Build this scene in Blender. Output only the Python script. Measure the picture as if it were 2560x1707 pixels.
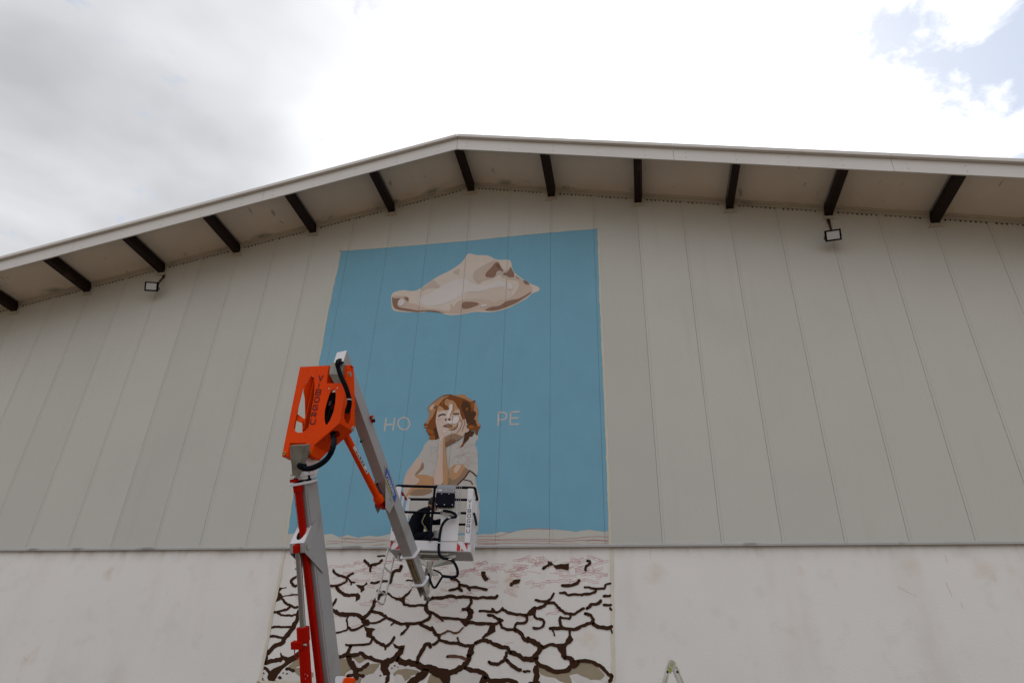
import bpy, bmesh, math, random
from math import sin, cos, pi, radians, floor, ceil
from mathutils import Vector as V, Matrix
from mathutils.geometry import tessellate_polygon
random.seed(7)
for o in list(bpy.data.objects): bpy.data.objects.remove(o)
SC = bpy.context.scene
COL = SC.collection
# measured outlines and joints, in metres
D = {
 'sky': [(5.787, 11.426), (6.688, 11.409), (7.996, 11.406), (9.137, 11.404), (10.637, 11.437), (11.212, 11.443), (12.101, 11.437), (12.095, 10.758), (12.085, 9.696), (12.091, 8.836), (12.077, 8.019), (12.084, 7.496), (12.087, 6.668), (12.095, 5.838), (12.067, 5.107), (12.084, 4.779), (12.076, 4.572), (11.996, 4.551), (11.859, 4.557), (11.722, 4.576), (11.56, 4.564), (11.491, 4.542), (11.399, 4.569), (11.096, 4.588), (10.814, 4.61), (10.53, 4.601), (10.388, 4.568), (10.27, 4.534), (10.077, 4.56), (9.91, 4.527), (9.644, 4.518), (9.171, 4.501), (8.778, 4.53), (7.981, 4.551), (7.718, 4.503), (7.527, 4.517), (7.315, 4.481), (7.088, 4.534), (6.93, 4.495), (6.753, 4.563), (6.645, 4.546), (6.415, 4.585), (6.199, 4.541), (5.995, 4.579), (5.836, 4.555), (5.785, 5.391), (5.79, 8.403), (5.777, 9.479), (5.763, 10.235), (5.787, 10.903)],
 'tape_top': [(5.773, 11.444), (6.685, 11.426), (7.995, 11.422), (9.136, 11.42), (10.637, 11.453), (12.155, 11.451)],
 'tape_r': [(12.107, 11.436), (12.091, 9.695), (12.099, 8.505), (12.101, 7.495), (12.101, 6.668), (12.104, 5.838), (12.096, 4.778), (12.089, 4.269)],
 'tape_l': [(5.789, 11.476), (5.793, 10.862), (5.77, 10.196), (5.767, 9.443), (5.784, 8.403), (5.782, 5.363), (5.842, 4.257)],
 'tape_l2': [(5.831, 4.238), (5.83, 3.957), (5.847, 3.757), (5.826, 3.236), (5.838, 2.736), (5.835, 2.322), (5.851, 1.976)],
 'tape_r2': [(12.116, 4.255), (12.094, 3.795), (12.084, 3.287), (12.071, 2.8), (12.064, 2.465), (12.054, 2.126), (12.055, 2.012)],
 'tape_b2': [(5.802, 1.981), (6.374, 1.986), (7.186, 1.988)],
 'skull': [('skull_cream', [(7.282, 9.981), (7.324, 10.081), (7.447, 10.112), (7.591, 10.125), (7.759, 10.075), (7.884, 10.085), (8.004, 10.147), (8.153, 10.28), (8.372, 10.439), (8.666, 10.581), (8.887, 10.752), (8.985, 10.893), (9.023, 10.997), (9.084, 11.028), (9.251, 10.953), (9.466, 10.936), (9.575, 10.899), (9.722, 10.784), (9.864, 10.758), (10.031, 10.754), (10.091, 10.689), (10.115, 10.498), (10.192, 10.345), (10.368, 10.185), (10.559, 10.026), (10.729, 9.941), (10.771, 9.868), (10.713, 9.813), (10.596, 9.783), (10.514, 9.691), (10.432, 9.619), (10.2, 9.501), (10.052, 9.425), (9.785, 9.358), (9.617, 9.356), (9.325, 9.398), (8.97, 9.343), (8.763, 9.344), (8.622, 9.38), (8.514, 9.428), (8.228, 9.499), (8.126, 9.468), (7.876, 9.497), (7.734, 9.502), (7.406, 9.563), (7.335, 9.67)]), ('skull_tan', [(7.306, 9.958), (7.39, 9.989), (7.464, 9.972), (7.647, 9.951), (7.725, 9.903), (7.743, 9.739), (7.887, 9.727), (8.038, 9.634), (8.221, 9.57), (8.434, 9.543), (8.685, 9.454), (8.751, 9.498), (8.722, 9.649), (8.774, 9.655), (8.8, 9.534), (8.876, 9.687), (9.045, 9.753), (9.253, 9.736), (9.48, 9.697), (9.6, 9.688), (9.776, 9.574), (9.84, 9.668), (10.043, 9.671), (10.159, 9.76), (10.272, 9.931), (10.294, 10.07), (10.232, 10.147), (9.99, 10.199), (10.023, 10.258), (10.161, 10.245), (10.176, 10.305), (10.317, 10.19), (10.395, 10.152), (10.542, 10.008), (10.603, 9.902), (10.579, 9.804), (10.432, 9.639), (10.2, 9.52), (10.017, 9.447), (9.751, 9.38), (9.512, 9.409), (9.307, 9.415), (8.968, 9.363), (8.655, 9.397), (8.226, 9.515), (7.982, 9.499), (7.419, 9.603), (7.352, 9.709)]), ('skull_grey', [(9.199, 10.332), (9.224, 10.497), (9.377, 10.609), (9.618, 10.735), (9.758, 10.764), (9.834, 10.629), (9.91, 10.475), (9.981, 10.448), (10.049, 10.504), (10.081, 10.585), (10.099, 10.457), (10.023, 10.258), (9.903, 10.227), (9.828, 10.358), (9.744, 10.283), (9.676, 10.248), (9.435, 10.197), (9.37, 10.111), (9.279, 10.18)]), ('skull_grey', [(8.706, 10.524), (8.842, 10.617), (8.882, 10.571), (8.874, 10.425), (8.784, 10.443)]), ('skull_grey', [(8.22, 10.326), (8.31, 10.329), (8.374, 10.219), (8.469, 10.148), (8.456, 10.098), (8.168, 10.123), (8.033, 10.041), (7.989, 10.118), (8.123, 10.22)]), ('skull_tan', [(9.347, 10.205), (9.341, 10.319), (9.439, 10.456), (9.622, 10.649), (9.724, 10.746), (9.814, 10.695), (9.893, 10.477), (9.913, 10.412), (9.824, 10.462), (9.74, 10.387), (9.675, 10.279), (9.485, 10.244)]), ('skull_mid', [(9.043, 9.773), (9.067, 9.933), (9.382, 9.906), (9.585, 9.99), (9.687, 10.022), (9.964, 9.978), (10.156, 9.84), (10.076, 9.708), (9.839, 9.688), (9.775, 9.594), (9.599, 9.708), (9.428, 9.702), (9.165, 9.763)]), ('skull_white', [(8.081, 9.914), (8.287, 9.999), (8.519, 10.185), (8.692, 10.253), (9.004, 10.35), (9.23, 10.123), (9.58, 10.092), (9.748, 10.2), (9.958, 10.141), (9.997, 10.015), (9.671, 10.003), (9.381, 9.927), (9.032, 9.936), (8.868, 9.788), (8.564, 9.652), (8.216, 9.62), (8.03, 9.715), (7.952, 9.782), (8.011, 9.9)]), ('skull_brown', [(9.495, 10.378), (9.527, 10.448), (9.643, 10.584), (9.726, 10.703), (9.796, 10.696), (9.855, 10.564), (9.92, 10.443), (9.895, 10.424), (9.823, 10.473), (9.755, 10.427), (9.743, 10.324), (9.675, 10.279), (9.517, 10.304)]), ('skull_brown', [(10.001, 10.384), (10.05, 10.462), (10.087, 10.542), (10.12, 10.456), (10.175, 10.347), (10.169, 10.244), (10.04, 10.256), (9.994, 10.322), (9.934, 10.317), (9.907, 10.351), (9.931, 10.39)]), ('skull_brown', [(10.194, 10.293), (10.308, 10.191), (10.248, 10.207)]), ('skull_brown', [(10.386, 10.153), (10.472, 10.105), (10.542, 10.012), (10.44, 10.027), (10.391, 10.082)]), ('skull_brown', [(10.604, 9.842), (10.53, 9.749), (10.364, 9.644), (10.249, 9.556), (10.017, 9.457), (9.784, 9.388), (9.512, 9.409), (9.661, 9.495), (9.864, 9.498), (10.011, 9.614), (10.196, 9.648), (10.28, 9.651), (10.446, 9.736)]), ('skull_brown', [(9.001, 9.637), (9.049, 9.683), (9.31, 9.652), (9.408, 9.594), (9.333, 9.551), (9.165, 9.495), (9.045, 9.491), (9.004, 9.537)]), ('skull_brown', [(7.309, 9.968), (7.364, 9.902), (7.535, 9.909), (7.48, 9.841), (7.456, 9.741), (7.502, 9.657), (7.723, 9.599), (7.979, 9.529), (8.226, 9.519), (8.403, 9.496), (8.638, 9.398), (8.513, 9.434), (8.228, 9.495), (7.982, 9.493), (7.748, 9.531), (7.436, 9.611), (7.358, 9.729)]), ('skull_brown', [(7.596, 9.924), (7.705, 9.915), (7.73, 9.851), (7.71, 9.792), (7.639, 9.869)]), ('skull_dark', [(9.729, 10.639), (9.8, 10.622), (9.839, 10.513), (9.785, 10.55)]), ('skull_white', [(7.469, 9.781), (7.496, 9.861), (7.565, 9.886), (7.634, 9.829), (7.644, 9.747), (7.589, 9.68), (7.516, 9.686)]), ('skull_white', [(10.014, 10.014), (10.054, 10.091), (10.132, 10.064), (10.161, 9.96), (10.129, 9.907), (10.043, 9.93)]), ('skull_white', [(9.437, 9.542), (9.486, 9.578), (9.572, 9.567), (9.591, 9.53), (9.524, 9.5), (9.455, 9.511)])],
 'girl': [('shirt', [(8.539, 6.414), (8.454, 6.321), (8.422, 6.209), (8.359, 6.074), (8.299, 5.999), (8.198, 5.841), (8.122, 5.684), (8.095, 5.552), (8.115, 5.379), (8.18, 5.248), (8.216, 5.079), (8.3, 4.841), (8.406, 4.539), (8.868, 4.557), (9.422, 4.537), (9.663, 4.542), (9.664, 4.67), (9.674, 4.822), (9.671, 4.953), (9.641, 5.054), (9.672, 5.21), (9.607, 5.371), (9.557, 5.533), (9.552, 5.614), (9.596, 5.695), (9.582, 5.943), (9.552, 6.172), (9.505, 6.267), (9.517, 6.353), (9.571, 6.42), (9.507, 6.509), (9.328, 6.551), (8.69, 6.54), (8.614, 6.437)]), ('skin_light', [(8.316, 5.998), (8.364, 6.031), (8.437, 5.978), (8.45, 5.935), (8.417, 5.843), (8.307, 5.687), (8.355, 5.636), (8.424, 5.61), (8.422, 5.552), (8.328, 5.489), (8.236, 5.417), (8.179, 5.337), (8.157, 5.273), (8.108, 5.404), (8.096, 5.527), (8.117, 5.692), (8.161, 5.791), (8.244, 5.882)]), ('skin_shadow', [(8.441, 5.944), (8.462, 5.943), (8.481, 5.9), (8.494, 5.816), (8.442, 5.767), (8.365, 5.694), (8.308, 5.679), (8.336, 5.728), (8.41, 5.827)]), ('skin_tan', [(8.316, 5.679), (8.382, 5.694), (8.567, 5.685), (8.628, 5.654), (8.688, 5.644), (8.721, 5.602), (8.728, 5.471), (8.711, 5.394), (8.463, 5.396), (8.265, 5.303), (8.173, 5.24), (8.189, 5.321), (8.29, 5.457), (8.415, 5.536), (8.424, 5.61), (8.355, 5.632)]), ('skin_shadow', [(8.226, 5.287), (8.338, 5.399), (8.71, 5.399), (8.709, 5.326), (8.558, 5.273), (8.393, 5.268)]), ('skin_tan', [(9.007, 5.793), (9.085, 5.858), (9.148, 5.889), (9.266, 5.869), (9.334, 5.834), (9.413, 5.757), (9.346, 5.652), (9.272, 5.54), (9.205, 5.46), (9.033, 5.464), (9.012, 5.628)]), ('skin_shadow', [(9.012, 5.628), (9.09, 5.577), (9.147, 5.575), (9.233, 5.639), (9.335, 5.817), (9.413, 5.757), (9.311, 5.571), (9.205, 5.46), (9.0, 5.465)]), ('skin_light', [(9.1, 5.766), (9.129, 5.823), (9.166, 5.881), (9.258, 5.861), (9.222, 5.787), (9.17, 5.706), (9.112, 5.716)]), ('stroke:hair_dark', [(9.422, 5.745), (9.349, 5.619), (9.272, 5.54), (9.204, 5.468)], 0.0278), ('stroke:hair_dark', [(9.43, 5.744), (9.499, 5.697), (9.568, 5.63)], 0.0278), ('stroke:hair_dark', [(9.328, 5.567), (9.46, 5.535), (9.505, 5.469)], 0.0213), ('hair_rust', [(8.814, 7.404), (8.92, 7.403), (9.002, 7.366), (9.097, 7.385), (9.175, 7.395), (9.237, 7.373), (9.253, 7.326), (9.329, 7.295), (9.403, 7.222), (9.457, 7.259), (9.447, 7.206), (9.496, 7.103), (9.538, 6.966), (9.52, 6.85), (9.533, 6.76), (9.592, 6.696), (9.591, 6.634), (9.552, 6.575), (9.542, 6.47), (9.498, 6.498), (9.481, 6.569), (9.442, 6.588), (9.359, 6.573), (9.195, 6.492), (8.748, 6.447), (8.692, 6.406), (8.63, 6.43), (8.541, 6.415), (8.546, 6.507), (8.509, 6.526), (8.497, 6.562), (8.449, 6.617), (8.481, 6.643), (8.407, 6.686), (8.397, 6.744), (8.418, 6.793), (8.444, 6.751), (8.471, 6.831), (8.497, 7.021), (8.449, 7.06), (8.443, 7.124), (8.498, 7.196), (8.612, 7.292), (8.711, 7.371)]), ('hair_rust', [(9.285, 6.532), (9.359, 6.573), (9.469, 6.569), (9.472, 6.517), (9.426, 6.44), (9.379, 6.459), (9.37, 6.399), (9.292, 6.315), (9.263, 6.247), (9.189, 6.217), (9.25, 6.317), (9.266, 6.437)]), ('hair_tan', [(9.001, 7.376), (9.097, 7.385), (9.175, 7.395), (9.237, 7.373), (9.253, 7.326), (9.329, 7.295), (9.404, 7.213), (9.343, 7.211), (9.253, 7.271), (9.154, 7.313), (9.047, 7.346)]), ('hair_tan', [(9.432, 7.17), (9.447, 7.202), (9.496, 7.103), (9.535, 6.966), (9.52, 6.85), (9.533, 6.76), (9.588, 6.696), (9.585, 6.661), (9.539, 6.663), (9.491, 6.753), (9.497, 6.806), (9.445, 6.817), (9.49, 6.923), (9.487, 6.977), (9.424, 7.025), (9.438, 7.07)]), ('hair_tan', [(8.8, 7.367), (8.696, 7.344), (8.615, 7.264), (8.499, 7.186), (8.448, 7.115), (8.449, 7.064), (8.497, 7.021), (8.476, 6.876), (8.432, 6.788), (8.489, 6.741), (8.507, 6.821), (8.561, 6.891), (8.59, 6.962), (8.616, 7.052), (8.66, 7.151), (8.722, 7.241), (8.786, 7.321), (8.871, 7.354), (8.878, 7.382)]), ('skin_light', [(8.484, 7.113), (8.518, 7.167), (8.594, 7.205), (8.566, 7.128), (8.562, 7.073), (8.501, 7.067)]), ('hair_mid', [(8.573, 7.146), (8.658, 7.17), (8.632, 7.079), (8.578, 7.091)]), ('hair_tan', [(8.403, 6.726), (8.483, 6.705), (8.486, 6.683), (8.414, 6.692)]), ('hair_dark', [(9.184, 7.256), (9.318, 7.203), (9.369, 7.082), (9.366, 6.982), (9.425, 6.998), (9.488, 6.959), (9.466, 6.888), (9.445, 6.817), (9.491, 6.762), (9.521, 6.672), (9.468, 6.71), (9.394, 6.686), (9.306, 6.725), (9.281, 6.842), (9.231, 6.952), (9.192, 7.026), (9.159, 7.119), (9.18, 7.191)]), ('hair_dark', [(9.287, 6.528), (9.359, 6.569), (9.467, 6.565), (9.468, 6.517), (9.426, 6.444), (9.379, 6.461), (9.368, 6.399), (9.291, 6.324), (9.258, 6.316), (9.268, 6.437)]), ('hair_dark', [(8.614, 6.646), (8.675, 6.689), (8.713, 6.554), (8.744, 6.452), (8.691, 6.423), (8.657, 6.512), (8.631, 6.601)]), ('hair_orange', [(9.265, 7.087), (9.309, 7.076), (9.304, 7.012), (9.269, 7.023)]), ('hair_orange', [(9.334, 6.689), (9.427, 6.703), (9.465, 6.631), (9.399, 6.607), (9.338, 6.627)]), ('hair_orange', [(8.55, 6.503), (8.648, 6.512), (8.678, 6.419), (8.546, 6.418)]), ('hair_orange', [(9.363, 7.174), (9.404, 7.199), (9.432, 7.179), (9.429, 7.079), (9.39, 7.018)]), ('hair_orange', [(8.455, 6.644), (8.533, 6.641), (8.614, 6.602), (8.63, 6.522), (8.515, 6.553)]), ('hair_orange', [(8.741, 7.23), (8.79, 7.274), (8.766, 7.137), (8.786, 7.109), (8.738, 7.157)]), ('skin_face', [(8.663, 7.123), (8.695, 7.159), (8.769, 7.109), (8.843, 7.051), (8.895, 7.058), (8.866, 7.197), (8.914, 7.259), (8.975, 7.256), (9.041, 7.189), (9.083, 7.095), (9.14, 7.029), (9.155, 6.938), (9.215, 6.818), (9.218, 6.711), (9.192, 6.65), (9.079, 6.575), (8.94, 6.502), (8.824, 6.462), (8.776, 6.42), (8.747, 6.456), (8.734, 6.509), (8.689, 6.635), (8.642, 6.815), (8.646, 6.923), (8.654, 7.023)]), ('hair_tan', [(8.793, 7.237), (8.831, 7.31), (8.876, 7.289), (8.914, 7.259), (8.866, 7.197), (8.88, 7.132), (8.817, 7.153)]), ('skin_tan', [(8.663, 7.123), (8.695, 7.159), (8.769, 7.109), (8.843, 7.051), (8.774, 7.045), (8.663, 7.018)]), ('skin_tan', [(8.873, 7.224), (8.913, 7.269), (8.975, 7.256), (9.041, 7.189), (9.084, 7.086), (9.147, 6.992), (9.128, 6.948), (9.031, 6.979), (8.988, 6.981), (8.959, 6.91), (8.95, 6.856), (8.983, 6.819), (9.023, 6.862), (9.046, 6.897), (9.034, 6.943), (9.113, 6.921), (9.169, 6.865), (9.208, 6.792), (9.197, 6.703), (9.142, 6.759), (9.118, 6.742), (9.059, 6.727), (8.999, 6.72), (8.957, 6.82), (8.936, 6.929), (8.915, 7.021), (8.885, 7.077)]), ('skin_light', [(9.027, 7.034), (9.113, 7.039), (9.145, 7.01), (9.135, 6.975), (9.031, 6.984)]), ('paint_white', [(8.907, 7.177), (8.973, 7.178), (8.982, 7.054), (8.96, 7.0), (8.939, 6.947), (8.923, 6.866), (8.868, 6.86), (8.878, 6.95), (8.898, 7.021), (8.916, 7.066)]), ('paint_white', [(8.984, 6.81), (9.023, 6.862), (9.054, 6.906), (9.114, 6.903), (9.143, 6.857), (9.131, 6.786), (9.092, 6.743), (9.007, 6.738), (8.901, 6.769), (8.864, 6.797)]), ('paint_white', [(8.814, 6.577), (8.863, 6.61), (8.882, 6.583), (8.85, 6.553)]), ('skin_light', [(8.685, 6.867), (8.736, 6.883), (8.757, 6.837), (8.715, 6.821)]), ('skin_tan', [(9.003, 6.675), (9.078, 6.699), (9.133, 6.759), (9.129, 6.697), (9.058, 6.629), (9.001, 6.587), (8.949, 6.598), (8.928, 6.643)]), ('skin_mouth', [(8.813, 6.692), (8.87, 6.725), (8.937, 6.749), (9.009, 6.702), (9.003, 6.675), (8.909, 6.669)]), ('stroke:line_dark', [(8.703, 6.916), (8.731, 6.942), (8.782, 6.954), (8.839, 6.944)], 0.0279), ('stroke:line_dark', [(9.009, 6.951), (9.076, 6.956), (9.124, 6.946)], 0.0225), ('stroke:hair_dark', [(8.818, 6.687), (8.871, 6.721), (8.948, 6.719), (9.01, 6.693), (8.977, 6.672), (8.883, 6.674), (8.843, 6.691)], 0.0173), ('stroke:hair_dark', [(9.135, 6.732), (9.115, 6.662), (9.067, 6.62), (9.017, 6.6)], 0.0206), ('stroke:hair_rust', [(8.894, 7.076), (8.86, 7.06), (8.807, 7.071)], 0.0297), ('line_dark', [(8.838, 6.823), (8.855, 6.856), (8.884, 6.848), (8.863, 6.81)]), ('line_dark', [(8.908, 6.847), (8.928, 6.862), (8.957, 6.84), (8.948, 6.81), (8.921, 6.82)]), ('skin_light', [(9.141, 6.768), (9.176, 6.757), (9.208, 6.792), (9.248, 6.826), (9.283, 6.824), (9.307, 6.708), (9.365, 6.741), (9.318, 6.681), (9.325, 6.627), (9.37, 6.599), (9.352, 6.547), (9.285, 6.532), (9.263, 6.481), (9.2, 6.422), (9.12, 6.364), (9.039, 6.324), (8.957, 6.292), (8.909, 6.251), (8.905, 6.098), (8.778, 6.102), (8.775, 6.333), (8.783, 6.437), (8.821, 6.488), (8.937, 6.537), (9.061, 6.585), (9.133, 6.653)]), ('skin_shadow', [(8.852, 6.426), (8.924, 6.485), (9.074, 6.532), (9.109, 6.513), (9.196, 6.474), (9.239, 6.464), (9.16, 6.389), (9.039, 6.324), (8.957, 6.292), (8.909, 6.251), (8.9, 6.157), (8.888, 6.099), (8.861, 6.1), (8.848, 6.331)]), ('hair_mid', [(8.902, 6.337), (8.982, 6.395), (9.074, 6.409), (9.124, 6.364), (9.039, 6.315), (8.909, 6.251), (8.883, 6.286)]), ('skin_light', [(8.764, 6.484), (8.837, 6.429), (8.846, 6.221), (8.904, 5.631), (8.91, 5.467), (8.728, 5.471), (8.731, 5.718), (8.767, 5.968), (8.761, 6.224), (8.771, 6.397)]), ('skin_tan', [(8.837, 6.429), (8.892, 6.48), (8.881, 6.306), (8.912, 6.133), (8.943, 5.963), (8.997, 5.711), (9.033, 5.464), (8.91, 5.467), (8.901, 5.713), (8.846, 6.221)]), ('stroke:hair_mid', [(9.208, 6.792), (9.206, 6.694), (9.171, 6.598), (9.116, 6.53)], 0.012), ('stroke:hair_mid', [(9.258, 6.807), (9.265, 6.709), (9.223, 6.57)], 0.012), ('stroke:hair_mid', [(9.349, 6.724), (9.309, 6.681), (9.325, 6.627)], 0.0119), ('paint_white', [(9.141, 6.768), (9.176, 6.757), (9.15, 6.643), (9.062, 6.576), (8.938, 6.528), (8.832, 6.471), (8.802, 6.419), (8.775, 6.333), (8.787, 6.102), (8.774, 6.103), (8.772, 6.42), (8.806, 6.471), (8.969, 6.562), (9.085, 6.601), (9.131, 6.67)])],
 'letters': [('H', [[(7.563, 6.922), (7.562, 6.65)], [(7.751, 6.918), (7.744, 6.653)], [(7.564, 6.782), (7.748, 6.781)]], 0.0318), ('O', [[(8.091, 6.784), (8.092, 6.749), (8.084, 6.717), (8.067, 6.69), (8.044, 6.669), (8.016, 6.657), (7.984, 6.653), (7.951, 6.659), (7.919, 6.674), (7.89, 6.697), (7.866, 6.726), (7.848, 6.759), (7.839, 6.794), (7.838, 6.83), (7.846, 6.862), (7.862, 6.89), (7.885, 6.911), (7.914, 6.923), (7.946, 6.926), (7.98, 6.92), (8.012, 6.905), (8.041, 6.882), (8.065, 6.853), (8.082, 6.82), (8.091, 6.784)]], 0.0285), ('P', [[(9.952, 6.951), (9.951, 6.674)], [(9.947, 6.946), (10.058, 6.949), (10.111, 6.916), (10.124, 6.866), (10.105, 6.817), (10.064, 6.791), (9.951, 6.784)]], 0.0291), ('E', [[(10.204, 6.954), (10.198, 6.675)], [(10.194, 6.946), (10.372, 6.952)], [(10.201, 6.813), (10.349, 6.817)], [(10.193, 6.681), (10.371, 6.682)]], 0.0291)],
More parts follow.
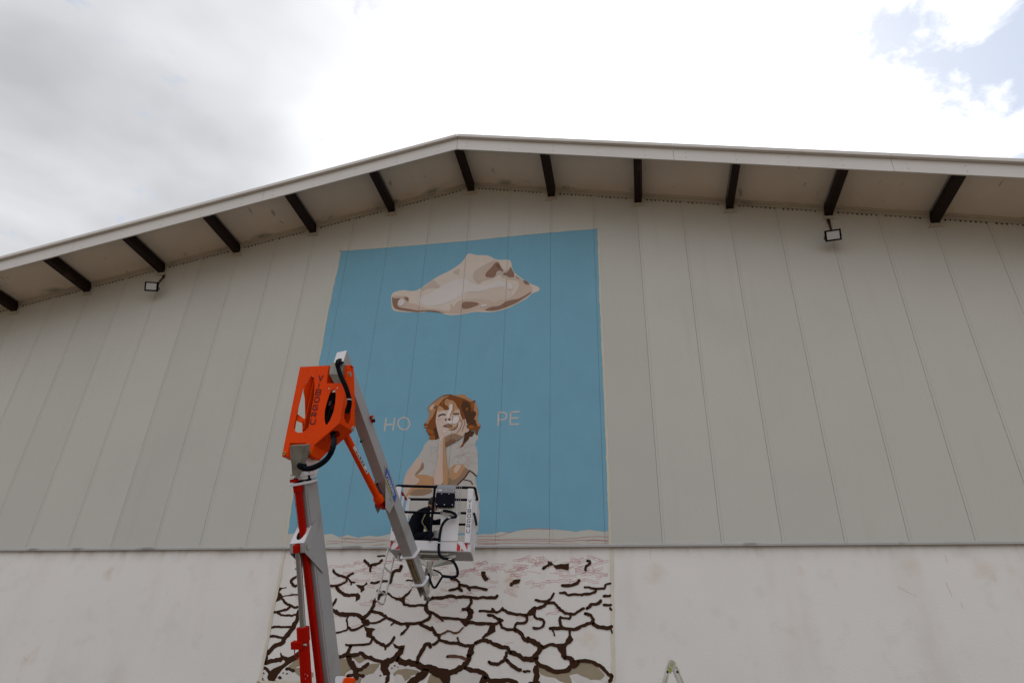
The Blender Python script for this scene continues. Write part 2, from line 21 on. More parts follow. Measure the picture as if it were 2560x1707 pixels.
 'cracks': [('crack_brown', [(5.837, 3.583), (5.954, 3.576), (6.01, 3.594), (6.022, 3.576), (5.927, 3.546), (5.887, 3.494), (5.969, 3.428), (6.146, 3.465), (6.271, 3.473), (6.278, 3.436), (6.137, 3.428), (5.988, 3.42), (5.973, 3.369), (5.848, 3.324), (5.841, 3.397), (5.828, 3.531)], 0), ('crack_brown', [(5.978, 3.369), (6.036, 3.31), (6.137, 3.267), (6.228, 3.232), (6.344, 3.233)], 0.0336), ('crack_brown', [(6.152, 3.238), (6.103, 3.194), (6.024, 3.172), (5.84, 3.134)], 0.0333), ('crack_brown', [(5.922, 3.142), (5.99, 3.1), (6.076, 3.086), (6.225, 3.088), (6.353, 3.107)], 0.0267), ('crack_brown', [(6.357, 3.168), (6.342, 3.039), (6.305, 2.939), (6.299, 2.889), (6.236, 2.797), (6.167, 2.699), (6.141, 2.629), (6.007, 2.572), (5.927, 2.488), (5.872, 2.446), (5.864, 2.337)], 0.0627), ('crack_brown', [(5.851, 2.87), (5.936, 2.889), (6.052, 2.891), (6.281, 2.893)], 0.0331), ('crack_brown', [(5.839, 2.732), (5.971, 2.734), (6.074, 2.714), (6.171, 2.715)], 0.0329), ('crack_brown', [(5.865, 2.296), (5.98, 2.325), (6.122, 2.342), (6.194, 2.384)], 0.0581), ('crack_brown', [(6.118, 2.471), (6.188, 2.411), (6.297, 2.392), (6.379, 2.421), (6.477, 2.491), (6.548, 2.539), (6.561, 2.472), (6.479, 2.362), (6.345, 2.279), (6.247, 2.21), (6.172, 2.115), (6.112, 1.988), (6.042, 1.98), (5.961, 2.057), (5.974, 2.137), (6.026, 2.192), (6.246, 2.29), (6.263, 2.324), (6.165, 2.369)], 0), ('crack_brown', [(5.844, 2.215), (5.927, 2.203), (5.99, 2.138)], 0.0387), ('crack_brown', [(6.2, 3.78), (6.095, 3.711), (6.096, 3.666), (6.169, 3.599), (6.232, 3.622)], 0.0373), ('crack_brown', [(6.298, 2.198), (6.36, 2.206), (6.446, 2.174)], 0.0413), ('crack_brown', [(5.847, 2.075), (5.85, 2.015), (5.933, 2.004)], 0.0176), ('crack_brown', [(5.852, 2.042), (5.892, 2.04)], 0.0176), ('crack_brown', [(5.912, 2.127), (5.907, 2.116), (5.892, 2.112), (5.875, 2.116), (5.865, 2.126), (5.87, 2.136), (5.885, 2.14), (5.903, 2.137)], 0), ('crack_brown', [(6.245, 2.064), (6.238, 2.047), (6.212, 2.039), (6.184, 2.046), (6.169, 2.062), (6.176, 2.079), (6.202, 2.087), (6.23, 2.08)], 0), ('crack_brown', [(6.172, 2.006), (6.166, 1.994), (6.149, 1.989), (6.129, 1.993), (6.118, 2.004), (6.124, 2.016), (6.141, 2.021), (6.161, 2.017)], 0), ('crack_brown', [(6.355, 2.126), (6.35, 2.116), (6.335, 2.111), (6.318, 2.115), (6.309, 2.125), (6.314, 2.135), (6.329, 2.14), (6.346, 2.136)], 0), ('crack_brown', [(6.274, 2.137), (6.27, 2.129), (6.257, 2.125), (6.243, 2.128), (6.236, 2.136), (6.24, 2.145), (6.252, 2.149), (6.267, 2.146)], 0), ('crack_brown', [(6.173, 3.909), (6.168, 3.897), (6.152, 3.892), (6.133, 3.897), (6.124, 3.909), (6.129, 3.921), (6.145, 3.925), (6.164, 3.92)], 0), ('crack_brown', [(6.901, 3.882), (6.985, 3.802), (7.093, 3.786), (7.186, 3.755), (7.233, 3.794), (7.306, 3.826)], 0.0355), ('crack_brown', [(7.195, 3.755), (7.195, 3.699), (7.133, 3.652), (7.035, 3.613), (6.868, 3.612)], 0.0315), ('crack_brown', [(7.214, 3.747), (7.296, 3.668), (7.297, 3.629)], 0.0245), ('crack_brown', [(7.295, 3.676), (7.357, 3.668)], 0.0244), ('crack_brown', [(7.011, 3.597), (7.117, 3.488), (7.218, 3.45), (7.323, 3.443), (7.412, 3.451)], 0.042), ('crack_brown', [(7.397, 3.466), (7.455, 3.482), (7.514, 3.436), (7.497, 3.375), (7.433, 3.344), (7.424, 3.405)], 0), ('crack_brown', [(7.381, 3.629), (7.538, 3.622), (7.6, 3.669), (7.628, 3.653), (7.558, 3.598), (7.576, 3.536), (7.523, 3.49), (7.496, 3.497), (7.489, 3.544), (7.423, 3.582)], 0), ('crack_brown', [(7.028, 3.395), (7.064, 3.388), (7.045, 3.295), (6.995, 3.234), (6.985, 3.295)], 0), ('crack_brown', [(7.489, 4.066), (7.549, 4.017), (7.625, 3.977), (7.761, 4.0), (7.84, 4.064)], 0.0387), ('crack_brown', [(7.642, 3.977), (7.631, 3.873)], 0.0384), ('crack_brown', [(7.741, 4.145), (7.89, 4.145)], 0.021), ('crack_brown', [(8.233, 3.96), (8.207, 3.888), (8.106, 3.873), (8.08, 3.81), (8.057, 3.716), (8.047, 3.662)], 0.0481), ('crack_brown', [(7.678, 3.669), (7.773, 3.661), (7.873, 3.685), (8.042, 3.7)], 0.031), ('crack_brown', [(7.87, 3.584), (7.811, 3.514)], 0.0205), ('crack_brown', [(8.365, 3.706), (8.492, 3.706)], 0.0203), ('crack_brown', [(8.019, 3.484), (8.11, 3.431), (8.182, 3.394), (8.302, 3.379)], 0.0271), ('crack_brown', [(8.18, 3.409), (8.298, 3.41), (8.405, 3.501), (8.494, 3.609), (8.502, 3.686), (8.555, 3.67), (8.543, 3.624), (8.482, 3.563), (8.457, 3.486), (8.38, 3.425), (8.36, 3.38), (8.396, 3.29), (8.347, 3.274), (8.288, 3.349), (8.186, 3.364)], 0), ('crack_brown', [(8.37, 3.297), (8.531, 3.268), (8.662, 3.284), (8.778, 3.277)], 0.03), ('crack_brown', [(8.778, 3.277), (8.795, 3.189), (8.88, 3.152)], 0.0494), ('crack_brown', [(7.966, 3.499), (7.887, 3.453), (7.859, 3.407), (7.785, 3.331), (7.779, 3.255), (7.726, 3.15), (7.621, 3.059)], 0.0476), ('crack_brown', [(8.77, 3.277), (8.804, 3.352), (8.865, 3.398), (8.979, 3.413), (9.078, 3.414), (9.168, 3.429)], 0.0362), ('crack_brown', [(7.022, 3.181), (7.097, 3.144), (7.205, 3.115), (7.409, 3.117), (7.513, 3.103), (7.633, 3.037)], 0.0516), ('crack_brown', [(7.335, 3.101), (7.304, 3.026), (7.333, 2.952), (7.339, 2.864), (7.235, 2.826), (7.113, 2.802)], 0.0238), ('crack_brown', [(7.36, 2.893), (7.45, 2.858), (7.562, 2.888), (7.686, 2.964)], 0.0337), ('crack_brown', [(7.623, 3.044), (7.647, 3.0), (7.71, 2.971)], 0.0774), ('crack_brown', [(7.7, 2.978), (7.835, 2.973), (7.931, 3.003), (8.055, 3.071)], 0.0285), ('crack_brown', [(7.758, 3.165), (7.894, 3.151), (7.965, 3.122), (8.055, 3.071), (8.16, 3.035), (8.299, 2.978), (8.432, 2.972), (8.66, 2.982), (8.755, 3.012), (8.848, 3.057), (8.88, 3.152)], 0.0404), ('crack_brown', [(8.693, 2.975), (8.812, 2.926), (8.947, 2.87), (8.994, 2.799), (9.07, 2.786)], 0.0424), ('crack_brown', [(8.417, 2.957), (8.523, 2.958), (8.475, 2.878), (8.389, 2.776), (8.349, 2.768), (8.351, 2.819), (8.456, 2.907)], 0), ('crack_brown', [(8.207, 2.991), (8.163, 2.947)], 0.0231), ('crack_brown', [(7.643, 2.912), (7.812, 2.899), (7.874, 2.87), (7.821, 2.833), (7.828, 2.783), (7.882, 2.754), (7.838, 2.71), (7.716, 2.752), (7.71, 2.795), (7.722, 2.825)], 0), ('crack_brown', [(7.851, 2.74), (7.943, 2.669), (8.047, 2.628), (8.1, 2.6), (8.176, 2.644), (8.245, 2.745)], 0.0397), ('crack_brown', [(8.1, 2.6), (8.107, 2.551)], 0.0261), ('crack_brown', [(7.837, 2.718), (7.814, 2.653), (7.752, 2.623), (7.521, 2.612), (7.355, 2.609)], 0.0297), ('crack_brown', [(7.449, 2.597), (7.424, 2.489), (7.351, 2.431), (7.229, 2.414)], 0.0498), ('crack_brown', [(8.223, 2.659), (8.343, 2.611), (8.456, 2.62), (8.446, 2.563), (8.398, 2.563), (8.283, 2.575)], 0), ('crack_brown', [(8.381, 2.569), (8.388, 2.506), (8.316, 2.435), (8.226, 2.377), (8.119, 2.333)], 0.0711), ('crack_brown', [(7.456, 2.447), (7.595, 2.457), (7.656, 2.486), (7.729, 2.438), (7.848, 2.412), (7.984, 2.372), (8.125, 2.347)], 0.0462), ('crack_brown', [(8.036, 2.346), (8.212, 2.363), (8.219, 2.308), (8.194, 2.252), (8.242, 2.184), (8.234, 2.061), (8.165, 1.978), (8.165, 2.1), (8.184, 2.142), (8.128, 2.14), (8.051, 2.235)], 0), ('crack_brown', [(8.335, 2.407), (8.454, 2.354), (8.615, 2.343), (8.795, 2.292), (8.94, 2.268), (9.084, 2.23), (9.267, 2.207)], 0.0772), ('crack_brown', [(8.695, 2.338), (8.744, 2.484), (8.811, 2.612), (8.871, 2.655), (8.923, 2.607)], 0.0508), ('crack_brown', [(8.968, 2.642), (9.044, 2.686), (9.059, 2.785)], 0.0351), ('crack_brown', [(7.442, 2.432), (7.464, 2.348), (7.538, 2.294), (7.563, 2.238), (7.618, 2.198), (7.633, 2.102)], 0.0726), ('crack_brown', [(7.633, 2.205), (7.74, 2.256), (7.821, 2.313)], 0.0423), ('crack_brown', [(7.469, 2.112), (7.594, 2.142), (7.759, 2.125)], 0.0423), ('crack_brown', [(8.878, 2.253), (8.839, 2.17), (8.721, 2.1), (8.575, 1.989)], 0.0944), ('crack_brown', [(8.322, 2.293), (8.319, 2.285), (8.31, 2.282), (8.301, 2.285), (8.296, 2.293), (8.299, 2.3), (8.308, 2.304), (8.317, 2.301)], 0), ('crack_brown', [(8.275, 2.258), (8.272, 2.249), (8.262, 2.245), (8.251, 2.248), (8.246, 2.257), (8.249, 2.266), (8.259, 2.27), (8.27, 2.266)], 0), ('crack_brown', [(8.084, 2.137), (8.08, 2.127), (8.069, 2.123), (8.057, 2.126), (8.051, 2.136), (8.055, 2.146), (8.066, 2.15), (8.078, 2.146)], 0), ('crack_brown', [(8.372, 2.279), (8.37, 2.274), (8.365, 2.272), (8.359, 2.274), (8.356, 2.279), (8.357, 2.283), (8.363, 2.286), (8.369, 2.284)], 0), ('crack_brown', [(8.68, 2.112), (8.676, 2.103), (8.666, 2.098), (8.654, 2.102), (8.648, 2.112), (8.652, 2.121), (8.663, 2.125), (8.674, 2.122)], 0), ('crack_brown', [(8.639, 2.084), (8.636, 2.078), (8.629, 2.075), (8.621, 2.077), (8.617, 2.084), (8.619, 2.091), (8.627, 2.093), (8.635, 2.091)], 0), ('crack_brown', [(8.873, 3.405), (8.972, 3.405), (9.086, 3.414), (9.199, 3.444), (9.331, 3.422), (9.445, 3.43), (9.591, 3.424), (9.722, 3.402), (9.817, 3.425), (10.011, 3.411), (10.073, 3.449)], 0.0396), ('crack_brown', [(9.592, 3.416), (9.597, 3.327), (9.539, 3.239), (9.451, 3.223)], 0.0388), ('crack_brown', [(9.556, 3.224), (9.608, 3.166), (9.581, 3.079)], 0.0707), ('crack_brown', [(9.39, 3.062), (9.549, 3.078), (9.609, 3.151), (9.641, 3.137), (9.637, 3.079), (9.568, 3.035), (9.603, 2.992), (9.527, 2.934), (9.468, 2.976)], 0), ('crack_brown', [(8.879, 3.167), (8.998, 3.117), (9.1, 3.066), (9.309, 3.069), (9.439, 3.048)], 0.036), ('crack_brown', [(8.948, 3.131), (9.0, 3.095), (9.111, 3.027)], 0.0228), ('crack_brown', [(9.554, 3.006), (9.682, 3.0), (9.825, 2.988), (10.03, 2.99), (10.139, 3.013)], 0.0382), ('crack_brown', [(9.987, 3.228), (10.029, 3.192)], 0.0381), ('crack_brown', [(9.766, 3.197), (9.989, 3.188), (10.1, 3.178), (10.177, 3.244)], 0.0319), ('crack_brown', [(9.913, 3.125), (10.008, 3.119), (10.089, 3.069), (10.184, 3.049)], 0.0349), ('crack_brown', [(10.129, 3.07), (10.139, 3.013)], 0.0346), ('crack_brown', [(10.178, 3.215), (10.306, 3.165), (10.432, 3.145), (10.588, 3.132)], 0.0347), ('crack_brown', [(10.588, 3.146), (10.71, 3.262), (10.749, 3.277), (10.765, 3.205), (10.767, 3.062), (10.712, 3.133), (10.619, 3.118)], 0), ('crack_brown', [(10.588, 3.139), (10.613, 3.06), (10.56, 3.01), (10.436, 3.002), (10.392, 2.909)], 0.0373), ('crack_brown', [(10.131, 3.02), (10.173, 2.942), (10.268, 2.901), (10.4, 2.909)], 0.0345), ('crack_brown', [(10.392, 2.902), (10.502, 2.847), (10.566, 2.751), (10.673, 2.725), (10.773, 2.685)], 0.0527), ('crack_brown', [(9.983, 2.982), (10.062, 2.976), (10.059, 2.87), (9.975, 2.812), (9.884, 2.769), (9.834, 2.684), (9.821, 2.768), (9.911, 2.854)], 0), ('crack_brown', [(9.717, 2.671), (9.839, 2.726), (9.949, 2.707), (10.045, 2.666), (10.201, 2.62), (10.278, 2.615), (10.326, 2.554)], 0.0469), ('crack_brown', [(9.074, 2.714), (9.196, 2.681), (9.324, 2.669), (9.435, 2.664), (9.547, 2.63), (9.665, 2.625)], 0.0383), ('crack_brown', [(9.397, 2.754), (9.438, 2.671)], 0.0253), ('crack_brown', [(8.919, 2.919), (8.993, 2.813), (9.061, 2.771), (9.059, 2.7), (8.968, 2.642)], 0.0355), ('crack_light', [(9.068, 2.785), (9.213, 2.859), (9.375, 2.832), (9.48, 2.919)], 0.0256), ('crack_brown', [(9.624, 2.653), (9.717, 2.668), (9.705, 2.612), (9.692, 2.57), (9.711, 2.515), (9.652, 2.466), (9.589, 2.472), (9.593, 2.541)], 0), ('crack_brown', [(9.619, 2.486), (9.595, 2.39), (9.537, 2.32), (9.433, 2.264), (9.313, 2.207), (9.145, 2.163), (8.968, 2.227)], 0.0684), ('crack_brown', [(8.979, 2.268), (9.14, 2.231), (9.297, 2.207), (9.318, 2.14), (9.298, 2.006), (9.236, 2.005), (9.082, 2.175), (8.988, 2.173)], 0), ('crack_light', [(9.23, 2.458), (9.434, 2.462), (9.561, 2.423)], 0.0346), ('crack_brown', [(9.555, 2.294), (9.665, 2.255), (9.788, 2.251), (9.914, 2.194), (9.979, 2.115), (10.1, 2.105), (10.311, 2.123), (10.462, 2.074)], 0.0526), ('crack_brown', [(9.923, 2.167), (9.862, 2.02)], 0.0761), ('crack_brown', [(9.966, 2.383), (10.089, 2.352), (10.18, 2.388), (10.253, 2.457), (10.273, 2.532)], 0.0399), ('crack_brown', [(10.269, 2.43), (10.364, 2.338), (10.516, 2.274)], 0.0426), ('crack_brown', [(10.562, 2.255), (10.674, 2.257)], 0.027), ('crack_brown', [(10.326, 2.547), (10.449, 2.515), (10.572, 2.449), (10.693, 2.438), (10.791, 2.474)], 0.055), ('crack_brown', [(9.745, 3.863), (9.835, 3.863), (9.838, 3.802), (9.898, 3.741), (9.891, 3.711), (9.835, 3.695), (9.783, 3.756)], 0), ('crack_brown', [(10.343, 3.719), (10.383, 3.731), (10.479, 3.726), (10.457, 3.659), (10.354, 3.643), (10.323, 3.598), (10.282, 3.628), (10.297, 3.673), (10.336, 3.681)], 0), ('crack_brown', [(9.201, 3.733), (9.309, 3.717), (9.363, 3.656), (9.352, 3.58), (9.183, 3.535)], 0.0331), ('crack_brown', [(9.352, 3.58), (9.413, 3.535)], 0.0426), ('crack_brown', [(9.365, 3.634), (9.465, 3.619), (9.565, 3.589), (9.662, 3.589), (9.875, 3.555)], 0.0361), ('crack_brown', [(9.516, 3.581), (9.568, 3.536)], 0.0229), ('crack_brown', [(10.955, 4.046), (11.024, 4.022), (11.103, 3.969), (11.199, 3.991), (11.341, 3.998), (11.34, 3.877), (11.261, 3.9), (11.119, 3.908), (11.056, 3.969), (10.976, 3.961)], 0), ('crack_brown', [(10.881, 3.908), (10.984, 3.969)], 0.035), ('crack_brown', [(11.672, 4.043), (11.719, 4.035), (11.701, 3.975), (11.638, 3.93), (11.64, 3.877)], 0.0313), ('crack_brown', [(11.22, 3.623), (11.353, 3.624), (11.462, 3.653), (11.532, 3.705)], 0.0374), ('crack_brown', [(11.615, 3.595), (11.707, 3.592), (11.799, 3.573), (11.952, 3.581), (11.984, 3.64), (12.069, 3.655)], 0.0277), ('crack_brown', [(11.806, 3.573), (11.789, 3.515), (11.674, 3.493), (11.566, 3.471), (11.459, 3.485), (11.336, 3.469), (11.259, 3.506), (11.181, 3.505)], 0.0306), ('crack_brown', [(11.94, 3.458), (12.061, 3.458)], 0.0303), ('crack_brown', [(11.935, 3.311), (12.062, 3.308)], 0.0271), ('crack_brown', [(12.045, 3.258), (12.066, 3.223)], 0.027), ('crack_brown', [(10.753, 3.379), (10.855, 3.365), (10.964, 3.365), (11.041, 3.424), (11.072, 3.497)], 0.0313), ('crack_brown', [(10.964, 3.358), (10.918, 3.293), (10.809, 3.249), (10.732, 3.248)], 0.0404), ('crack_brown', [(10.979, 3.337), (11.072, 3.337), (11.119, 3.294), (11.195, 3.23), (11.272, 3.174), (11.424, 3.161), (11.516, 3.218), (11.592, 3.248)], 0.0341), ('crack_brown', [(10.601, 3.139), (10.731, 3.277), (10.748, 3.219), (10.733, 3.147), (10.765, 3.091), (10.718, 3.133), (10.625, 3.132)], 0), ('crack_brown', [(10.734, 3.119), (10.796, 3.077), (10.873, 3.07), (10.904, 3.021), (10.874, 2.943), (10.729, 2.927)], 0.031), ('crack_brown', [(10.632, 2.759), (10.694, 2.725), (10.816, 2.672), (10.885, 2.625)], 0.0581), ('crack_brown', [(10.802, 2.644), (10.908, 2.632), (10.863, 2.536), (10.804, 2.494), (10.774, 2.453), (10.699, 2.438), (10.713, 2.506), (10.787, 2.576)], 0), ('crack_brown', [(10.885, 2.625), (11.013, 2.675), (11.148, 2.663), (11.283, 2.679)], 0.0392), ('crack_brown', [(11.088, 2.662), (11.298, 2.666), (11.282, 2.557), (11.289, 2.463), (11.207, 2.488), (11.193, 2.542), (11.133, 2.609)], 0), ('crack_brown', [(11.33, 2.9), (11.368, 2.901), (11.374, 2.831), (11.418, 2.763), (11.373, 2.708), (11.29, 2.673), (11.268, 2.693), (11.291, 2.748), (11.329, 2.831)], 0), ('crack_brown', [(11.012, 2.924), (11.209, 2.933), (11.421, 2.922), (11.557, 2.972), (11.693, 3.016), (11.739, 3.058)], 0.0396), ('crack_brown', [(11.187, 3.109), (11.187, 3.024), (11.224, 2.934)], 0.0366), ('crack_brown', [(11.195, 3.095), (11.347, 3.089), (11.371, 3.167)], 0.0275), ('crack_brown', [(11.621, 3.17), (11.711, 3.142), (11.762, 3.073)], 0.0363), ('crack_brown', [(11.745, 3.023), (11.826, 2.969), (11.959, 2.95), (12.056, 2.965)], 0.0479), ('crack_brown', [(12.041, 2.964), (12.059, 2.868)], 0.0207), ('crack_brown', [(11.05, 2.917), (11.088, 2.814)], 0.0213), ('crack_brown', [(11.653, 3.248), (11.731, 3.313), (11.837, 3.328), (11.892, 3.378)], 0.0394), ('crack_brown', [(10.767, 2.453), (10.593, 2.45)], 0.0541), ('crack_brown', [(10.766, 2.467), (10.805, 2.373), (10.94, 2.329), (11.073, 2.273), (11.265, 2.277), (11.376, 2.358)], 0.0511), ('crack_brown', [(11.34, 2.437), (11.473, 2.453), (11.531, 2.415), (11.471, 2.347), (11.427, 2.313), (11.346, 2.331)], 0), ('crack_brown', [(11.252, 2.483), (11.355, 2.464), (11.428, 2.406)], 0.0504), ('crack_brown', [(11.473, 2.427), (11.663, 2.437), (11.793, 2.387), (11.893, 2.33), (11.976, 2.24), (12.04, 2.229), (11.993, 2.137)], 0.0412), ('crack_brown', [(10.745, 2.359), (10.805, 2.36), (10.836, 2.254), (10.845, 2.188), (10.78, 2.043), (10.72, 2.094), (10.748, 2.213), (10.717, 2.291)], 0), ('crack_brown', [(10.675, 2.09), (10.838, 2.094)], 0.0326)],
 'patches': [('bone_tan', [(6.474, 2.429), (6.564, 2.458), (6.596, 2.297), (6.467, 2.228), (6.612, 2.218), (6.829, 2.156), (6.843, 2.078), (6.593, 2.072), (6.501, 2.136), (6.321, 2.238), (6.39, 2.293)]), ('bone_tan', [(7.459, 2.426), (7.748, 2.424), (7.787, 2.383), (7.649, 2.317), (7.558, 2.378)]), ('bone_tan', [(7.226, 2.386), (7.414, 2.397), (7.507, 2.279), (7.518, 2.21), (7.427, 2.166), (7.412, 2.11), (7.289, 2.108)]), ('bone_tan', [(7.667, 2.199), (7.862, 2.314), (8.038, 2.332), (8.001, 2.248), (7.946, 2.177), (7.791, 2.133), (7.667, 2.144)]), ('bone_tan', [(8.292, 2.171), (8.371, 2.242), (8.513, 2.258), (8.642, 2.241), (8.755, 2.223), (8.729, 2.168), (8.62, 2.152), (8.595, 2.097), (8.519, 2.068), (8.462, 2.148), (8.364, 2.173), (8.305, 2.131)]), ('bone_tan', [(8.949, 2.173), (9.076, 2.148), (9.22, 2.098), (9.259, 2.006), (8.903, 1.997)]), ('bone_tan', [(7.599, 2.115), (7.732, 2.09), (7.718, 1.967), (7.606, 1.964)]), ('bone_tan', [(9.689, 2.122), (9.732, 2.176), (9.764, 2.15), (9.849, 2.132), (9.812, 2.114)]), ('bone_tan', [(9.972, 2.095), (10.101, 2.092), (10.341, 2.104), (10.374, 2.033), (9.968, 2.023)]), ('bone_tan', [(10.776, 2.339), (10.94, 2.31), (11.073, 2.259), (11.265, 2.264), (11.412, 2.32), (11.546, 2.415), (11.677, 2.411), (11.792, 2.354), (11.918, 2.226), (11.844, 2.16), (11.685, 2.156), (11.47, 2.242), (11.338, 2.213), (11.394, 2.058), (11.176, 2.131), (11.088, 2.181), (10.941, 2.191), (10.866, 2.228)]), ('patch_white', [(5.851, 2.255), (6.096, 2.314), (6.237, 2.33), (6.254, 2.29), (6.043, 2.192), (5.968, 2.164)]), ('patch_white', [(5.814, 2.134), (5.917, 2.176), (6.008, 2.058), (6.07, 1.928), (5.832, 1.923)]), ('patch_white', [(6.113, 1.982), (6.256, 2.17), (6.393, 2.2), (6.609, 2.072), (6.843, 2.078), (6.868, 1.948), (6.117, 1.93)]), ('patch_white', [(7.506, 2.391), (7.634, 2.31), (7.817, 2.397), (7.838, 2.37), (7.738, 2.27), (7.647, 2.226), (7.589, 2.281)]), ('patch_white', [(8.226, 2.252), (8.31, 2.351), (8.54, 2.3), (8.848, 2.238), (8.778, 2.155), (8.73, 2.161), (8.755, 2.223), (8.642, 2.241), (8.513, 2.258), (8.371, 2.242), (8.292, 2.171), (8.233, 2.198)]), ('patch_white', [(8.323, 2.118), (8.364, 2.17), (8.463, 2.145), (8.519, 2.065), (8.544, 1.988), (8.323, 1.982)]), ('patch_white', [(7.762, 2.105), (7.946, 2.177), (8.001, 2.248), (8.065, 2.249), (8.158, 2.155), (8.179, 2.114), (8.133, 1.978), (7.75, 1.968)]), ('patch_white', [(7.418, 2.124), (7.52, 2.203), (7.59, 2.17), (7.513, 2.14)]), ('patch_white', [(9.315, 2.18), (9.54, 2.287), (9.635, 2.241), (9.9, 2.167), (9.862, 2.02), (9.321, 2.007)]), ('patch_white', [(11.338, 2.213), (11.469, 2.239), (11.685, 2.153), (11.669, 2.065), (11.524, 2.062), (11.41, 2.149)]), ('patch_white', [(11.844, 2.16), (11.932, 2.226), (12.032, 2.203), (11.971, 2.124), (11.857, 2.141)]), ('patch_white', [(10.844, 2.202), (11.074, 2.167), (11.147, 2.052), (10.78, 2.043)])],
 'redlines': [([(9.646, 4.487), (9.912, 4.48), (10.033, 4.474), (10.198, 4.524), (10.316, 4.569)], 0.012), ([(9.649, 4.431), (9.963, 4.424), (10.297, 4.426), (10.863, 4.425), (11.189, 4.409), (11.742, 4.463), (12.06, 4.446)], 0.012), ([(9.651, 4.397), (10.035, 4.405), (10.91, 4.393), (11.327, 4.38), (11.649, 4.396), (12.057, 4.374)], 0.012), ([(9.654, 4.357), (10.061, 4.359), (10.488, 4.346), (11.096, 4.332), (11.625, 4.328), (12.056, 4.334)], 0.012), ([(10.53, 4.601), (10.814, 4.61), (11.026, 4.598)], 0.012), ([(11.648, 4.373), (11.786, 4.399), (12.058, 4.388)], 0.012), ([(9.655, 4.332), (9.871, 4.337), (10.062, 4.34)], 0.012), ([(6.934, 4.472), (7.32, 4.451), (7.861, 4.439)], 0.012), ([(6.695, 4.423), (7.109, 4.407), (7.331, 4.38), (7.943, 4.425)], 0.012), ([(7.338, 4.33), (7.501, 4.321), (7.872, 4.351)], 0.012), ([(6.676, 4.373), (6.95, 4.376)], 0.012), ([(7.048, 4.446), (7.099, 4.471), (7.319, 4.456)], 0.012)],
 'spots': [(12.852, 3.825), (16.961, 3.937), (18.009, 3.873), (2.105, 3.836), (14.907, 2.945), (18.413, 3.872)],
 'scratch': [((17.501, 4.106), (17.507, 3.992)), ((17.404, 3.688), (17.434, 3.47)), ((17.542, 3.399), (17.543, 3.298)), ((0.862, 2.749), (0.896, 2.713)), ((0.831, 2.316), (0.924, 2.227)), ((0.87, 2.033), (0.888, 2.109)), ((16.675, 3.619), (16.908, 3.473)), ((16.532, 2.879), (16.535, 2.594)), ((14.504, 2.838), (14.52, 2.215)), ((15.035, 2.976), (15.036, 2.452)), ((17.687, 2.839), (17.884, 3.04))],
 'sk': [[(5.423, 4.147), (12.075, 4.117), (12.059, 3.19), (5.852, 3.345)]],
 'h': (0.2419, 0.9703, 0.0),
 'l': (0.9703, -0.2419, 0.0),
 'boom': {'T': (8.6305, -4.61, 5.8726), 'F1': (9.1914, -2.3523, 3.6902), 'F2': (9.279, -2.0, 3.3496), 'a': (0.1759, 0.7078, -0.6842), 'u': (-0.1655, -0.6639, -0.7293), 'cap': [(8.7291, -4.5763, 5.9825), (8.7206, -4.6103, 5.7671)]},
